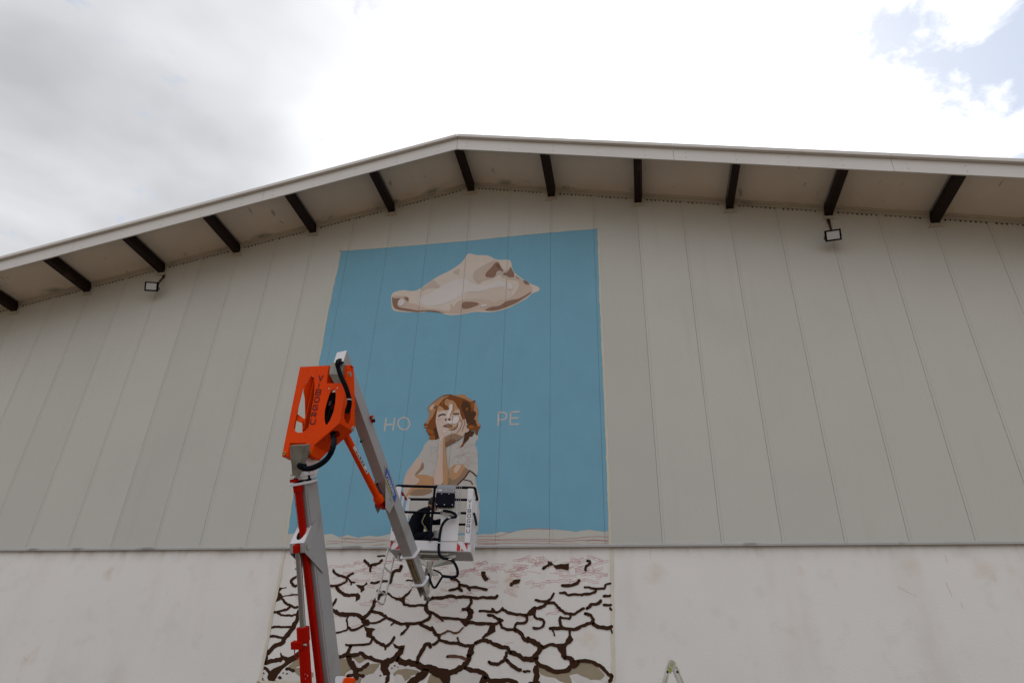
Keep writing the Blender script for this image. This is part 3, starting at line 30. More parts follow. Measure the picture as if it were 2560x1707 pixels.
 'kn': {'plate': [(7.9869, -4.4495, 5.8371), (8.4934, -4.5758, 5.7661), (8.5083, -4.5795, 5.4895), (8.7631, -4.6431, 5.4455), (8.7762, -4.6463, 5.7172), (8.8555, -4.6661, 5.705), (8.8388, -4.6619, 4.8558), (8.4908, -4.5752, 4.5958), (8.4926, -4.5756, 4.4475), (8.3626, -4.5432, 4.4666), (8.3557, -4.5415, 4.6467), (8.0843, -4.4738, 4.678), (8.086, -4.4742, 4.4938), (7.9949, -4.4515, 4.5071)], 'h1': [(8.2373, -4.512, 5.6464), (8.2849, -4.5238, 5.595), (8.3115, -4.5304, 5.4838), (8.3358, -4.5365, 5.3223), (8.3372, -4.5369, 5.1163), (8.3431, -4.5383, 4.9392), (8.3425, -4.5382, 4.8647), (8.3075, -4.5295, 4.8325), (8.2565, -4.5167, 4.8087), (8.185, -4.4989, 4.8123), (8.1216, -4.4831, 4.852), (8.1007, -4.4779, 4.8986), (8.0987, -4.4774, 4.9996), (8.1035, -4.4786, 5.2295), (8.1147, -4.4814, 5.4375), (8.157, -4.4919, 5.5771), (8.1946, -4.5013, 5.6406)], 'h2': [(8.6426, -4.613, 5.3817), (8.6808, -4.6225, 5.343), (8.7006, -4.6275, 5.2756), (8.7132, -4.6306, 5.1593), (8.7097, -4.6297, 5.0346), (8.6782, -4.6219, 4.9156), (8.6357, -4.6113, 4.8542), (8.604, -4.6034, 4.8894), (8.5746, -4.596, 4.9802), (8.5623, -4.593, 5.082), (8.57, -4.5949, 5.1819), (8.5851, -4.5987, 5.2816), (8.6056, -4.6038, 5.3556)], 'refl': [(8.0328, -4.4733, 4.5379), (8.4464, -4.5765, 4.4958)], 'bolts': [(8.1461, -4.4975, 5.7471), (8.296, -4.5348, 5.7211), (8.5711, -4.6034, 5.3938), (8.7115, -4.6384, 5.3779)], 'side': [(8.8437, -4.6421, 5.718), (8.8646, -4.5586, 5.6925), (8.883, -4.4847, 5.4492), (8.9179, -4.3446, 4.9198), (8.9148, -4.357, 4.8527), (8.8388, -4.6619, 4.8558)], 'sidehole': [(8.8699, -4.5369, 5.2062), (8.8825, -4.4866, 5.1389), (8.8895, -4.4585, 4.9994), (8.8833, -4.4832, 4.9086), (8.869, -4.5407, 4.9165), (8.8572, -4.5879, 4.9591), (8.8531, -4.6046, 5.0639), (8.8587, -4.5822, 5.1613)], 'sidebolts': [(8.8524, -4.6323, 5.5832), (8.913, -4.3891, 4.8834)], 'rib': [(8.206, -4.5029, 5.6527), (8.1891, -4.5706, 5.4711), (8.1872, -4.5782, 5.3823), (8.1994, -4.5293, 5.3062), (8.2197, -4.4477, 5.0449), (8.2091, -4.4902, 4.9834), (8.2197, -4.4478, 4.841), (8.2511, -4.3218, 4.8794), (8.3025, -4.1158, 4.9199), (8.2795, -4.2078, 5.3407), (8.2532, -4.3135, 5.6717)], 'brace': [(8.0906, -4.4754, 5.109), (8.2586, -4.5173, 4.989), (8.2672, -4.5194, 4.9501), (8.2099, -4.5051, 4.952), (8.0807, -4.4729, 5.0149)], 'rear': [(8.2028, -4.5034, 5.7041), (8.5116, -4.5804, 5.6884), (8.5118, -4.5804, 5.4863), (8.7607, -4.6425, 5.4433), (8.8282, -4.6593, 5.242), (8.829, -4.6595, 4.8937), (8.5116, -4.5804, 4.659), (8.3504, -4.5402, 4.7652), (8.2528, -4.5158, 5.015), (8.1786, -4.4973, 5.3479)], 'web': [(8.8415, -4.6512, 4.8558), (8.4935, -4.5645, 4.5958), (8.5634, -4.2841, 4.5958), (8.9114, -4.3708, 4.8558)], 'webhole': [(8.6862, -4.5959, 4.7369), (8.73, -4.6131, 4.7707), (8.7781, -4.5507, 4.7936), (8.785, -4.4775, 4.7856), (8.7567, -4.4279, 4.757), (8.7253, -4.4476, 4.7384), (8.6946, -4.499, 4.7258)], 'webhole2': [(8.5899, -4.5619, 4.6632), (8.6162, -4.5809, 4.685), (8.6255, -4.5622, 4.6883), (8.6075, -4.5277, 4.6695), (8.5853, -4.5202, 4.6527)], 'text': [[(8.3621, -4.5513, 5.6308), (8.3955, -4.5596, 5.5422), (8.4305, -4.5684, 5.6186)], [(8.3874, -4.5576, 5.5065), (8.3867, -4.5575, 5.4407)], [(8.361, -4.551, 5.3378), (8.3617, -4.5512, 5.416), (8.4249, -4.567, 5.4054), (8.4359, -4.5697, 5.3957), (8.4356, -4.5697, 5.3723), (8.4245, -4.5669, 5.3663), (8.4355, -4.5696, 5.3567), (8.4352, -4.5695, 5.3334), (8.424, -4.5667, 5.3275), (8.361, -4.551, 5.3378)], [(8.3613, -4.5511, 5.3768), (8.4245, -4.5669, 5.3663)], [(8.3707, -4.5535, 5.2276), (8.4267, -4.5674, 5.2188), (8.4356, -4.5696, 5.2281), (8.4362, -4.5698, 5.2784), (8.4275, -4.5676, 5.2907), (8.3714, -4.5536, 5.2998), (8.3624, -4.5514, 5.2904), (8.3619, -4.5513, 5.2398), (8.3707, -4.5535, 5.2276)], [(8.4354, -4.5696, 5.1701), (8.3717, -4.5537, 5.1801), (8.3629, -4.5515, 5.1715), (8.3625, -4.5514, 5.1252), (8.3711, -4.5536, 5.1139), (8.4259, -4.5672, 5.1056), (8.4347, -4.5694, 5.1141), (8.4349, -4.5695, 5.1371), (8.3953, -4.5596, 5.1433)], [(8.3613, -4.5511, 5.0132), (8.3618, -4.5512, 5.071), (8.4251, -4.567, 5.0615), (8.4336, -4.5691, 5.0515), (8.4334, -4.5691, 5.0342), (8.4247, -4.5669, 5.0298), (8.3759, -4.5548, 5.037)], [(8.4046, -4.5619, 5.0327), (8.433, -4.569, 5.0026)], [(8.3652, -4.5521, 4.98), (8.3647, -4.552, 4.9197), (8.3738, -4.5542, 4.9102), (8.4322, -4.5688, 4.9019), (8.4414, -4.5711, 4.9088), (8.4422, -4.5713, 4.9688)]]},
 'heel_a': [(8.5395, -4.6337, 5.7848), (8.7591, -4.6884, 5.7232), (8.768, -4.6907, 5.5497), (8.5556, -4.6377, 5.5945)],
 'heel_b': [(8.5556, -4.6377, 5.5945), (8.768, -4.6907, 5.5497), (8.765, -4.6899, 5.428), (8.6332, -4.657, 5.4508)],
 'low': {'A': (8.3906, -4.47, 4.1632), 'B': (8.6472, -3.44, 1.9817), 'a': (-0.1058, -0.4246, 0.8992), 'n': (-0.2175, -0.8725, -0.4375)},
 'clev': [(8.2433, -4.737, 4.5403), (8.4838, -4.7873, 4.5209), (8.4638, -4.7531, 4.4628), (8.4337, -4.7026, 4.377), (8.4059, -4.6779, 4.3417), (8.3702, -4.6134, 4.2308), (8.3543, -4.5783, 4.1688), (8.2651, -4.5618, 4.1801), (8.256, -4.6352, 4.3309), (8.2415, -4.6868, 4.4412)],
 'headdisc': [(8.3666, -4.6075, 4.4277), (8.4378, -4.3218, 4.5343), (8.4554, -4.2512, 4.5272), (8.4597, -4.2342, 4.4624), (8.4565, -4.247, 4.3804), (8.4533, -4.2597, 4.2993), (8.4534, -4.2593, 4.2765), (8.4212, -4.3883, 4.1981), (8.3915, -4.5078, 4.1608), (8.3752, -4.5731, 4.244), (8.3671, -4.6054, 4.3229)],
 'ring1': [(8.2213, -4.5311, 4.2321), (8.2418, -4.5176, 4.1949), (8.3379, -4.5291, 4.1702), (8.4434, -4.5602, 4.1797), (8.5231, -4.5955, 4.2105), (8.5239, -4.6052, 4.2294), (8.3578, -4.5588, 4.2194), (8.2431, -4.5323, 4.2236)],
 'wedge_r': [(8.4842, -4.144, 3.7357), (8.4692, -4.2044, 3.6452), (8.4498, -4.282, 3.4127), (8.4586, -4.2469, 3.3013), (8.5594, -3.8426, 3.126), (8.5513, -3.8748, 3.3079)],
 'wedge_apex': [(8.4498, -4.282, 3.4127), (8.4586, -4.2469, 3.3013)],
 'redbar_d': 0.09,
 'rod_top': (8.3252, -4.195, 3.395),
 'rod_mid': (8.4149, -3.8352, 2.4877),
 'cyl_bot': (8.4676, -3.6239, 1.871),
 'cyl_low': (8.4962, -3.509, 1.5711),
 'red_top': (8.3254, -4.4462, 4.0339),
 'red_bot': (8.5537, -3.4435, 1.9209),
 'orange_box': [(9.3952, -4.7205, 1.8463), (9.4136, -4.7251, 1.8907), (9.4374, -4.731, 1.906), (9.5246, -4.7527, 1.8994), (9.5364, -4.7557, 1.8126), (9.4018, -4.7221, 1.8105)],
 'white_lug': [(9.3051, -4.698, 1.8451), (9.2933, -4.6951, 1.8893), (9.3086, -4.6989, 1.9148), (9.4099, -4.7242, 1.9108), (9.407, -4.7234, 1.8906), (9.3952, -4.7205, 1.8463), (9.3885, -4.7188, 1.8103), (9.3121, -4.6997, 1.8091)],
 'hose1': [(8.3881, -4.529, 4.3431), (8.3868, -4.6523, 4.2989), (8.4668, -4.6722, 4.2529), (8.556, -4.6945, 4.2393), (8.6388, -4.7151, 4.2521), (8.7172, -4.7347, 4.2834), (8.7916, -4.7532, 4.3335), (8.8371, -4.7646, 4.4018), (8.8569, -4.7695, 4.4736), (8.7831, -4.6171, 4.6316), (8.6807, -4.4576, 4.7589), (8.6297, -4.3831, 4.8217)],
 'hose2': [(8.7141, -4.6309, 5.7572), (8.7075, -4.7529, 5.6944), (8.7424, -4.7616, 5.6022), (8.7984, -4.7755, 5.4879), (8.8663, -4.7924, 5.3797), (8.9248, -4.8071, 5.281), (8.9733, -4.8191, 5.1793), (9.0041, -4.8268, 5.1002), (9.0164, -4.8299, 5.0309), (9.0128, -4.829, 4.9767), (9.0002, -4.8259, 4.9183)],
 'capface': 0,
 'strut_a': (8.7379, -4.1792, 4.8487),
 'strut_b': (8.9572, -3.3, 4.2491),
 'strut_t': (8.6973, -4.342, 4.9683),
 'gusset': [(9.0294, -3.4007, 4.7092), (9.0394, -3.3609, 4.7039), (9.124, -3.0215, 4.3673), (9.118, -3.0454, 4.2515), (9.0939, -3.142, 4.0782), (9.0667, -3.2513, 4.1239), (9.0418, -3.3512, 4.5875)],
 'gusset_l': [(8.8557, -3.3163, 4.6037), (8.8796, -3.2206, 4.6064), (8.9228, -3.0471, 4.3822), (8.9154, -3.077, 4.1652), (8.9042, -3.1216, 4.0777), (8.8819, -3.2112, 4.1557)],
 'stick': [(9.0469, -3.3698, 4.6915), (9.0613, -3.3122, 4.655), (9.1299, -3.0372, 4.3626), (9.124, -3.0607, 4.2606), (9.115, -3.0968, 4.3046), (9.0482, -3.3645, 4.5739)],
 'bk': {'o': (8.6066, -1.7, 3.8785), 'ex': (0.9866, 0.1633, 0.0), 'ey': (-0.1633, 0.9866, 0.0), 'toptube': [(0.01, 0.0, 1.04), (0.138, 0.0, 1.051), (0.668, 0.0, 1.066), (1.091, 0.0, 1.085), (1.296, 0.0, 1.079)], 'midrail': [(0.209, 0.0, 0.606), (0.632, 0.0, 0.622), (0.781, 0.0, 0.626)], 'midrail2': [(1.1, 0.0, 0.638), (1.218, 0.0, 0.642), (1.318, 0.0, 0.637)], 'postR': [(1.27, 0.0, 1.052), (1.269, 0.0, 0.156)], 'postL': [(0.035, 0.0, 1.018), (0.047, 0.0, 0.128)], 'panel': [(0.79, 0.0, 0.6), (1.097, 0.0, 0.608), (1.103, 0.0, 0.175), (0.79, 0.0, 0.166)], 'box': [(0.696, -0.12, 0.893), (1.009, -0.12, 0.902), (1.017, -0.12, 0.685), (0.715, -0.12, 0.677)], 'boxtop': [(0.682, 0.0, 1.082), (1.007, 0.0, 1.091)], 'vtube': [(0.654, -0.02, 1.036), (0.647, -0.02, 0.166)], 'tubehose': [(0.835, -0.1, 0.634), (0.939, -0.1, 0.622), (1.03, -0.1, 0.588), (1.049, -0.1, 0.537), (0.947, -0.1, 0.519), (0.865, -0.1, 0.444), (0.829, -0.1, 0.356), (0.816, -0.1, 0.241), (0.813, -0.1, 0.113), (0.817, -0.1, 0.015), (0.835, -0.1, -0.068), (0.897, -0.1, -0.122), (1.013, -0.1, -0.139), (1.088, -0.1, -0.199), (1.138, -0.1, -0.293), (1.143, -0.1, -0.374), (1.089, -0.1, -0.405), (0.991, -0.1, -0.402), (0.913, -0.1, -0.397)], 'ysplit1': [(0.913, -0.1, -0.397), (0.87, -0.1, -0.476), (0.808, -0.1, -0.571), (0.748, -0.1, -0.519), (0.684, -0.1, -0.36)], 'ysplit2': [(0.913, -0.1, -0.397), (0.859, -0.1, -0.342), (0.756, -0.1, -0.304)], 'vh1': [(-0.25, 0.0, 1.289)], 'farmid': [(0.556, 0.72, 0.608), (0.674, 0.72, 0.614), (1.034, 0.72, 0.624), (1.301, 0.72, 0.632)], 'fartop': [(0.053, 0.72, 1.033), (0.189, 0.72, 1.037), (1.322, 0.72, 1.077)], 'farpostR': [(1.308, 0.72, 1.044), (1.303, 0.72, 0.325)], 'farpostL': [(0.096, 0.72, 1.01), (0.092, 0.72, 0.754)], 'head': [(0.56, 0.42, 0.867)], 'shoulder': [(0.417, 0.4, 0.772)], 'hip': [(0.378, 0.35, 0.304)], 'hand': [(0.612, 0.45, 0.341)], 'elbow': [(0.559, 0.3, 0.536)], 'bluecan': [(0.592, 0.45, 0.431)], 'ladL': [(-0.026, 0.02, 0.002), (-0.052, 0.02, -0.25), (-0.074, 0.02, -0.51), (-0.108, 0.02, -0.725), (-0.091, 0.02, -0.777)], 'ladR': [(0.025, 0.34, -0.044), (-0.0, 0.34, -0.301), (-0.025, 0.34, -0.58), (-0.049, 0.34, -0.758), (-0.087, 0.34, -0.78)]},
 'hub': (9.2415, -1.4429, 3.694),
 'tip': [(9.258, -2.0035, 3.3268), (9.4457, -1.9724, 3.2274), (9.4004, -1.9799, 3.2206), (9.4085, -1.9786, 3.1332)],
 'fl': [(16.9212, -0.32, 10.4698), (1.0957, -0.32, 10.5774)],
 'lad_top': (12.9446, -1.6, 2.3132),
 'lad_l': (12.8543, -1.6, 2.0648),
 'lad_r': (13.0354, -1.6, 2.0692),
 'fj': [-0.38, 4.35, 13.8, 17.9],
 'cam': {'C': (12.5792, -12.2384, 1.6), 'f': 1669.3280064276807, 'fwd': (-0.1682, 0.8562, 0.4886), 'right': (0.984, 0.1753, 0.0315), 'up': (0.0587, -0.4861, 0.872), 'ZT': 4.2936, 'ZA': 13.061, 's': 0.2127},
 'sun': (45.04, 6.46),
}
# ------------------------------------------------------------------ camera, sky, sun, exposure
cd = bpy.data.cameras.new('camera'); cam = bpy.data.objects.new('camera', cd); COL.objects.link(cam)
r_, u_, f_ = V(D['cam']['right']), V(D['cam']['up']), V(D['cam']['fwd'])
cam.matrix_world = Matrix(((r_.x, u_.x, -f_.x, D['cam']['C'][0]), (r_.y, u_.y, -f_.y, D['cam']['C'][1]), (r_.z, u_.z, -f_.z, D['cam']['C'][2]), (0, 0, 0, 1)))
cd.sensor_width = 36; cd.lens = D['cam']['f'] / 2560 * 36; cd.clip_end = 3000; cd.clip_start = .05
SC.camera = cam
SUN_EL, SUN_AZ = radians(45.0), radians(6.5)      # azimuth from +Y towards +X
SUNDIR = V((sin(SUN_AZ) * cos(SUN_EL), cos(SUN_AZ) * cos(SUN_EL), sin(SUN_EL)))
sl = bpy.data.lights.new('sun', 'SUN'); sl.energy = 3.0; sl.angle = radians(0.53); sl.color = (1, .95, .87)
so = bpy.data.objects.new('sun', sl); COL.objects.link(so); so.location = (0, 0, 60)
so.rotation_euler = (-SUNDIR).to_track_quat('-Z', 'Y').to_euler()
SC.view_settings.view_transform = 'Standard'; SC.view_settings.look = 'None'
SC.view_settings.exposure = 0.3; SC.view_settings.gamma = 1.0; SC.view_settings.use_curve_mapping = False
SC.render.engine = 'CYCLES'; SC.cycles.use_denoising = True
SC.cycles.max_bounces = 8; SC.cycles.diffuse_bounces = 5

world = bpy.data.worlds.new('World'); SC.world = world; world.use_nodes = True
nt = world.node_tree; nt.nodes.clear()
def N(t, **k):
    n = nt.nodes.new(t)
    for a, b in k.items():
        if a.startswith('_'): setattr(n, a[1:], b)
        else: n.inputs[a].default_value = b
    return n
def LK(a, b): nt.links.new(a, b)
def MATH(op, a, b=None, c=None, clamp=False):
    n = nt.nodes.new('ShaderNodeMath'); n.operation = op; n.use_clamp = clamp
    for i, x in enumerate((a, b, c)):
        if x is None: continue
        if isinstance(x, (int, float)): n.inputs[i].default_value = x
        else: LK(x, n.inputs[i])
    return n.outputs[0]
def SMOOTH(x, a, b, lo=0., hi=1.):
    n = nt.nodes.new('ShaderNodeMapRange'); n.interpolation_type = 'SMOOTHSTEP'; LK(x, n.inputs[0])
    n.inputs[1].default_value = a; n.inputs[2].default_value = b; n.inputs[3].default_value = lo; n.inputs[4].default_value = hi
    return n.outputs[0]
def DOT(vec, d):
    n = nt.nodes.new('ShaderNodeVectorMath'); n.operation = 'DOT_PRODUCT'; LK(vec, n.inputs[0]); n.inputs[1].default_value = d
    return n.outputs['Value']
def NOISE(vec, s, d, dist=0., r=.5):
    n = nt.nodes.new('ShaderNodeTexNoise'); LK(vec, n.inputs['Vector']); n.inputs['Scale'].default_value = s; n.inputs['Detail'].default_value = d
    n.inputs['Distortion'].default_value = dist; n.inputs['Roughness'].default_value = r
    return n.outputs[0]
tc = nt.nodes.new('ShaderNodeTexCoord'); dirv = tc.outputs['Generated']
sky = nt.nodes.new('ShaderNodeTexSky'); sky.sky_type = 'NISHITA'; sky.sun_disc = False
sky.sun_elevation = SUN_EL; sky.sun_rotation = SUN_AZ; sky.air_density = 1.0; sky.dust_density = 2.0
# cloud deck: projected on a flat layer so the cells shrink towards the horizon
sep = nt.nodes.new('ShaderNodeSeparateXYZ'); LK(dirv, sep.inputs[0])
zc = MATH('MAXIMUM', sep.outputs[2], 0.06)
cx = MATH('DIVIDE', sep.outputs[0], zc); cy = MATH('DIVIDE', sep.outputs[1], zc)
cmb = nt.nodes.new('ShaderNodeCombineXYZ'); LK(cx, cmb.inputs[0]); LK(cy, cmb.inputs[1]); cmb.inputs[2].default_value = 3.1
P_ = cmb.outputs[0]
n_big = NOISE(P_, 1.5, 3, .15, .5)
n_mid = NOISE(P_, 2.6, 4, .2, .48)
n_fine = NOISE(P_, 4.2, 10, .25, .62)
sd = DOT(dirv, SUNDIR)
sdn = MATH('ADD', sd, MATH('MULTIPLY', MATH('SUBTRACT', n_big, .5), .10))
glow = SMOOTH(sdn, .835, 1.06)
base = MATH('ADD', MATH('MULTIPLY', MATH('SUBTRACT', n_mid, .5), .42), MATH('ADD', MATH('MULTIPLY', MATH('SUBTRACT', n_big, .5), .42), .515))
base = MATH('MAXIMUM', base, .38)
base = MATH('MULTIPLY', base, MATH('ADD', MATH('MULTIPLY', sep.outputs[2], 1.05), .50))      # decks are brighter overhead
base = MATH('ADD', base, MATH('MULTIPLY', MATH('MULTIPLY', SMOOTH(sd, .60, -.60), MATH('MAXIMUM', sep.outputs[2], 0.)), .85))                       # and where the sun stands behind the viewer
lum = MATH('ADD', base, MATH('MULTIPLY', glow, .80))
# gaps in the deck: rare overhead, broken towards the west-right of the sun
gd = SMOOTH(DOT(dirv, V((.60, .61, .52)).normalized()), .90, .98, 0, .34)
gap = SMOOTH(MATH('ADD', n_fine, MATH('MULTIPLY', gd, .46)), .575, .70)
cc_ = nt.nodes.new('ShaderNodeCombineColor')
LK(MATH('MULTIPLY', lum, .985), cc_.inputs[0]); LK(MATH('MULTIPLY', lum, .992), cc_.inputs[1]); LK(MATH('MULTIPLY', lum, 1.03), cc_.inputs[2])
cl10 = nt.nodes.new('ShaderNodeVectorMath'); cl10.operation = 'SCALE'; LK(cc_.outputs[0], cl10.inputs[0]); cl10.inputs['Scale'].default_value = 10.0
hs_ = nt.nodes.new('ShaderNodeVectorMath'); hs_.operation = 'SCALE'; LK(sky.outputs[0], hs_.inputs[0]); hs_.inputs['Scale'].default_value = .30
hz = nt.nodes.new('ShaderNodeVectorMath'); hz.operation = 'ADD'; LK(hs_.outputs[0], hz.inputs[0]); hz.inputs[1].default_value = (3.6, 4.2, 5.1)
mx = nt.nodes.new('ShaderNodeMix'); mx.data_type = 'RGBA'; LK(gap, mx.inputs[0]); LK(cl10.outputs[0], mx.inputs[6]); LK(hz.outputs[0], mx.inputs[7])
bg = nt.nodes.new('ShaderNodeBackground'); bg.inputs[1].default_value = 0.1; LK(mx.outputs[2], bg.inputs[0])
wo = nt.nodes.new('ShaderNodeOutputWorld'); LK(bg.outputs[0], wo.inputs[0])

# ------------------------------------------------------------------ materials
def mat(name, col, rough=.6, metal=0., var=.06, vs=3.0, bump=0., bs=60., extra=None, spec=.5, coat=0.):
    m = bpy.data.materials.new(name); m.use_nodes = True; t = m.node_tree
    b = t.nodes['Principled BSDF']; b.inputs['Roughness'].default_value = rough; b.inputs['Metallic'].default_value = metal
    b.inputs['Specular IOR Level'].default_value = spec; b.inputs['Coat Weight'].default_value = coat
    tc = t.nodes.new('ShaderNodeTexCoord'); nz = t.nodes.new('ShaderNodeTexNoise'); nz.inputs['Scale'].default_value = vs; nz.inputs['Detail'].default_value = 6
    t.links.new(tc.outputs['Object'], nz.inputs['Vector'])
    rp = t.nodes.new('ShaderNodeMapRange'); t.links.new(nz.outputs[0], rp.inputs[0]); rp.inputs[1].default_value = .25; rp.inputs[2].default_value = .75
    rp.inputs[3].default_value = 1 - var; rp.inputs[4].default_value = 1 + var
    sc = t.nodes.new('ShaderNodeVectorMath'); sc.operation = 'SCALE'; sc.inputs[0].default_value = col[:3]; t.links.new(rp.outputs[0], sc.inputs['Scale'])
    out = sc.outputs[0]
    rr = t.nodes.new('ShaderNodeMapRange'); t.links.new(nz.outputs[0], rr.inputs[0]); rr.inputs[3].default_value = max(.02, rough - .08); rr.inputs[4].default_value = min(1, rough + .08)
    t.links.new(rr.outputs[0], b.inputs['Roughness'])
    if extra: out = extra(t, tc, out, b)
    t.links.new(out, b.inputs['Base Color'])
    if bump:
        n2 = t.nodes.new('ShaderNodeTexNoise'); n2.inputs['Scale'].default_value = bs; n2.inputs['Detail'].default_value = 4; t.links.new(tc.outputs['Object'], n2.inputs['Vector'])
        bp = t.nodes.new('ShaderNodeBump'); bp.inputs['Strength'].default_value = bump; bp.inputs['Distance'].default_value = .01; t.links.new(n2.outputs[0], bp.inputs['Height'])
        t.links.new(bp.outputs[0], b.inputs['Normal'])
    return m
def stain(col, thr0, thr1, scale, stretch=(1, 1, 1), amount=1., zone=None, detail=5, off=0.):
    def f(t, tc, out, b):
        mp = t.nodes.new('ShaderNodeMapping'); mp.inputs['Scale'].default_value = stretch; mp.inputs['Location'].default_value = (off, off, off)
        t.links.new(tc.outputs['Object'], mp.inputs[0])
        n = t.nodes.new('ShaderNodeTexNoise'); n.inputs['Scale'].default_value = scale; n.inputs['Detail'].default_value = detail; t.links.new(mp.outputs[0], n.inputs['Vector'])
        r = t.nodes.new('ShaderNodeMapRange'); r.interpolation_type = 'SMOOTHSTEP'; t.links.new(n.outputs[0], r.inputs[0]); r.inputs[1].default_value = thr0; r.inputs[2].default_value = thr1; r.inputs[4].default_value = amount
        fac = r.outputs[0]
        if zone:
            ax, a, b_ = zone
            s = t.nodes.new('ShaderNodeSeparateXYZ'); t.links.new(tc.outputs['Object'], s.inputs[0])
            r2 = t.nodes.new('ShaderNodeMapRange'); r2.interpolation_type = 'SMOOTHSTEP'; t.links.new(s.outputs[ax], r2.inputs[0]); r2.inputs[1].default_value = a; r2.inputs[2].default_value = b_
            m = t.nodes.new('ShaderNodeMath'); m.operation = 'MULTIPLY'; t.links.new(fac, m.inputs[0]); t.links.new(r2.outputs[0], m.inputs[1]); fac = m.outputs[0]
        x = t.nodes.new('ShaderNodeMix'); x.data_type = 'RGBA'; t.links.new(fac, x.inputs[0]); t.links.new(out, x.inputs[6]); x.inputs[7].default_value = (*col, 1)
        return x.outputs[2]
    return f
def spot(x, z, r, col, amount):
    # one blotch of its own on the wall: centre (x, z), ragged edge
    def f(t, tc, out, b):
        mp = t.nodes.new('ShaderNodeVectorMath'); mp.operation = 'SUBTRACT'; t.links.new(tc.outputs['Object'], mp.inputs[0]); mp.inputs[1].default_value = (x, .034, z)
        ln = t.nodes.new('ShaderNodeVectorMath'); ln.operation = 'LENGTH'; t.links.new(mp.outputs[0], ln.inputs[0])
        n = t.nodes.new('ShaderNodeTexNoise'); n.inputs['Scale'].default_value = 5; n.inputs['Detail'].default_value = 6; t.links.new(tc.outputs['Object'], n.inputs['Vector'])
        a = t.nodes.new('ShaderNodeMath'); a.operation = 'MULTIPLY_ADD'; t.links.new(n.outputs[0], a.inputs[0]); a.inputs[1].default_value = r * 1.6; t.links.new(ln.outputs['Value'], a.inputs[2])
        m = t.nodes.new('ShaderNodeMapRange'); m.interpolation_type = 'SMOOTHSTEP'; t.links.new(a.outputs[0], m.inputs[0]); m.inputs[1].default_value = r * .75; m.inputs[2].default_value = r * 1.9; m.inputs[3].default_value = amount; m.inputs[4].default_value = 0
        xx = t.nodes.new('ShaderNodeMix'); xx.data_type = 'RGBA'; t.links.new(m.outputs[0], xx.inputs[0]); t.links.new(out, xx.inputs[6]); xx.inputs[7].default_value = (*col, 1)
        return xx.outputs[2]
    return f
def chain(*fs):
    def f(t, tc, out, b):
        for g in fs: out = g(t, tc, out, b)
        return out
    return f
def ribs(t, tc, out, b):
    # micro-ribs of the sandwich panels, 22 to the metre, as fine relief
    s = t.nodes.new('ShaderNodeSeparateXYZ'); t.links.new(tc.outputs['Object'], s.inputs[0])
    m = t.nodes.new('ShaderNodeMath'); m.operation = 'MULTIPLY'; t.links.new(s.outputs[0], m.inputs[0]); m.inputs[1].default_value = 2 * pi * 11
    c = t.nodes.new('ShaderNodeMath'); c.operation = 'SINE'; t.links.new(m.outputs[0], c.inputs[0])
    bp = t.nodes.new('ShaderNodeBump'); bp.inputs['Strength'].default_value = .10; bp.inputs['Distance'].default_value = .004; t.links.new(c.outputs[0], bp.inputs['Height'])
    t.links.new(bp.outputs[0], b.inputs['Normal'])
    return out
def perpanel(t, tc, out, b):
    oi = t.nodes.new('ShaderNodeObjectInfo'); r = t.nodes.new('ShaderNodeMapRange'); t.links.new(oi.outputs['Random'], r.inputs[0]); r.inputs[3].default_value = .965; r.inputs[4].default_value = 1.03
    s = t.nodes.new('ShaderNodeVectorMath'); s.operation = 'SCALE'; t.links.new(out, s.inputs[0]); t.links.new(r.outputs[0], s.inputs['Scale'])
    return s.outputs[0]
MT = {}
MT['panel'] = mat('cladding_paint', (.535, .528, .482), .5, var=.03, vs=.8, extra=chain(ribs, perpanel, stain((.40, .38, .33), .55, .8, 1.2, (3, 3, .25), .22), stain((.46, .45, .42), .55, .75, .4, (1, 1, 1), .4)), spec=.35)
MT['joint'] = mat('joint_dark', (.36, .35, .31), .9)
MT['plaster'] = mat('plaster', (.82, .80, .768), .9, var=.03, vs=.55, bump=.25, bs=30, extra=chain(
    stain((.66, .62, .56), .50, .78, 1.1, (1.0, 1, .30), .5), stain((.70, .55, .42), .63, .78, 1.5, (1, 1, .8), .55, off=3.3), stain((.60, .54, .46), .70, .74, 3.0, (3.0, 1, .35), .3, off=7.1),
    stain((.42, .34, .25), .45, .78, 2.2, (1.6, 1, .6), .6, (2, 4.0, 4.32)), stain((.66, .66, .66), .55, .75, 3.5, (1, 1, 1), .3, off=9.), *[spot(x, z, r, (.60, .42, .27), a) for (x, z), r, a in zip(D['spots'], (.22, .2, .26, .16, .16, .12), (.32, .22, .26, .42, .2, .15))]), spec=.2)
MT['soffit'] = mat('soffit_board', (.66, .58, .50), .8, var=.07, vs=1.2, extra=chain(
    stain((.17, .11, .05), .66, .72, 2.3, (2.5, .8, 2.5), .5, off=1.7), stain((.30, .13, .04), .735, .76, 4.0, (1, .6, 1), .9, off=5.1),
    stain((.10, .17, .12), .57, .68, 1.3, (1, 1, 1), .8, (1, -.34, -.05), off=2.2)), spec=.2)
MT['fascia'] = mat('fascia_white', (.62, .60, .57), .45, var=.05, vs=1.0, extra=stain((.42, .36, .28), .6, .8, 1.4, (1, 1, 6), .4))
MT['trimc'] = mat('trim_beige', (.47, .43, .36), .6, var=.08, vs=1.5, extra=stain((.25, .25, .18), .55, .75, 2.5, (1, 1, 1), .5))
MT['trimg'] = mat('drip_trim_grey', (.42, .42, .41), .45, var=.08, vs=2, extra=stain((.12, .11, .10), .58, .7, 2.0, (1, 1, 1), .6))
MT['beam'] = mat('beam_brown', (.016, .007, .005), .6, spec=.2, var=.3, vs=3, extra=stain((.13, .06, .02), .62, .75, 2.0, (1, 1, 1), .7))
MT['roofm'] = mat('roof_metal', (.45, .45, .44), .4, metal=.3)
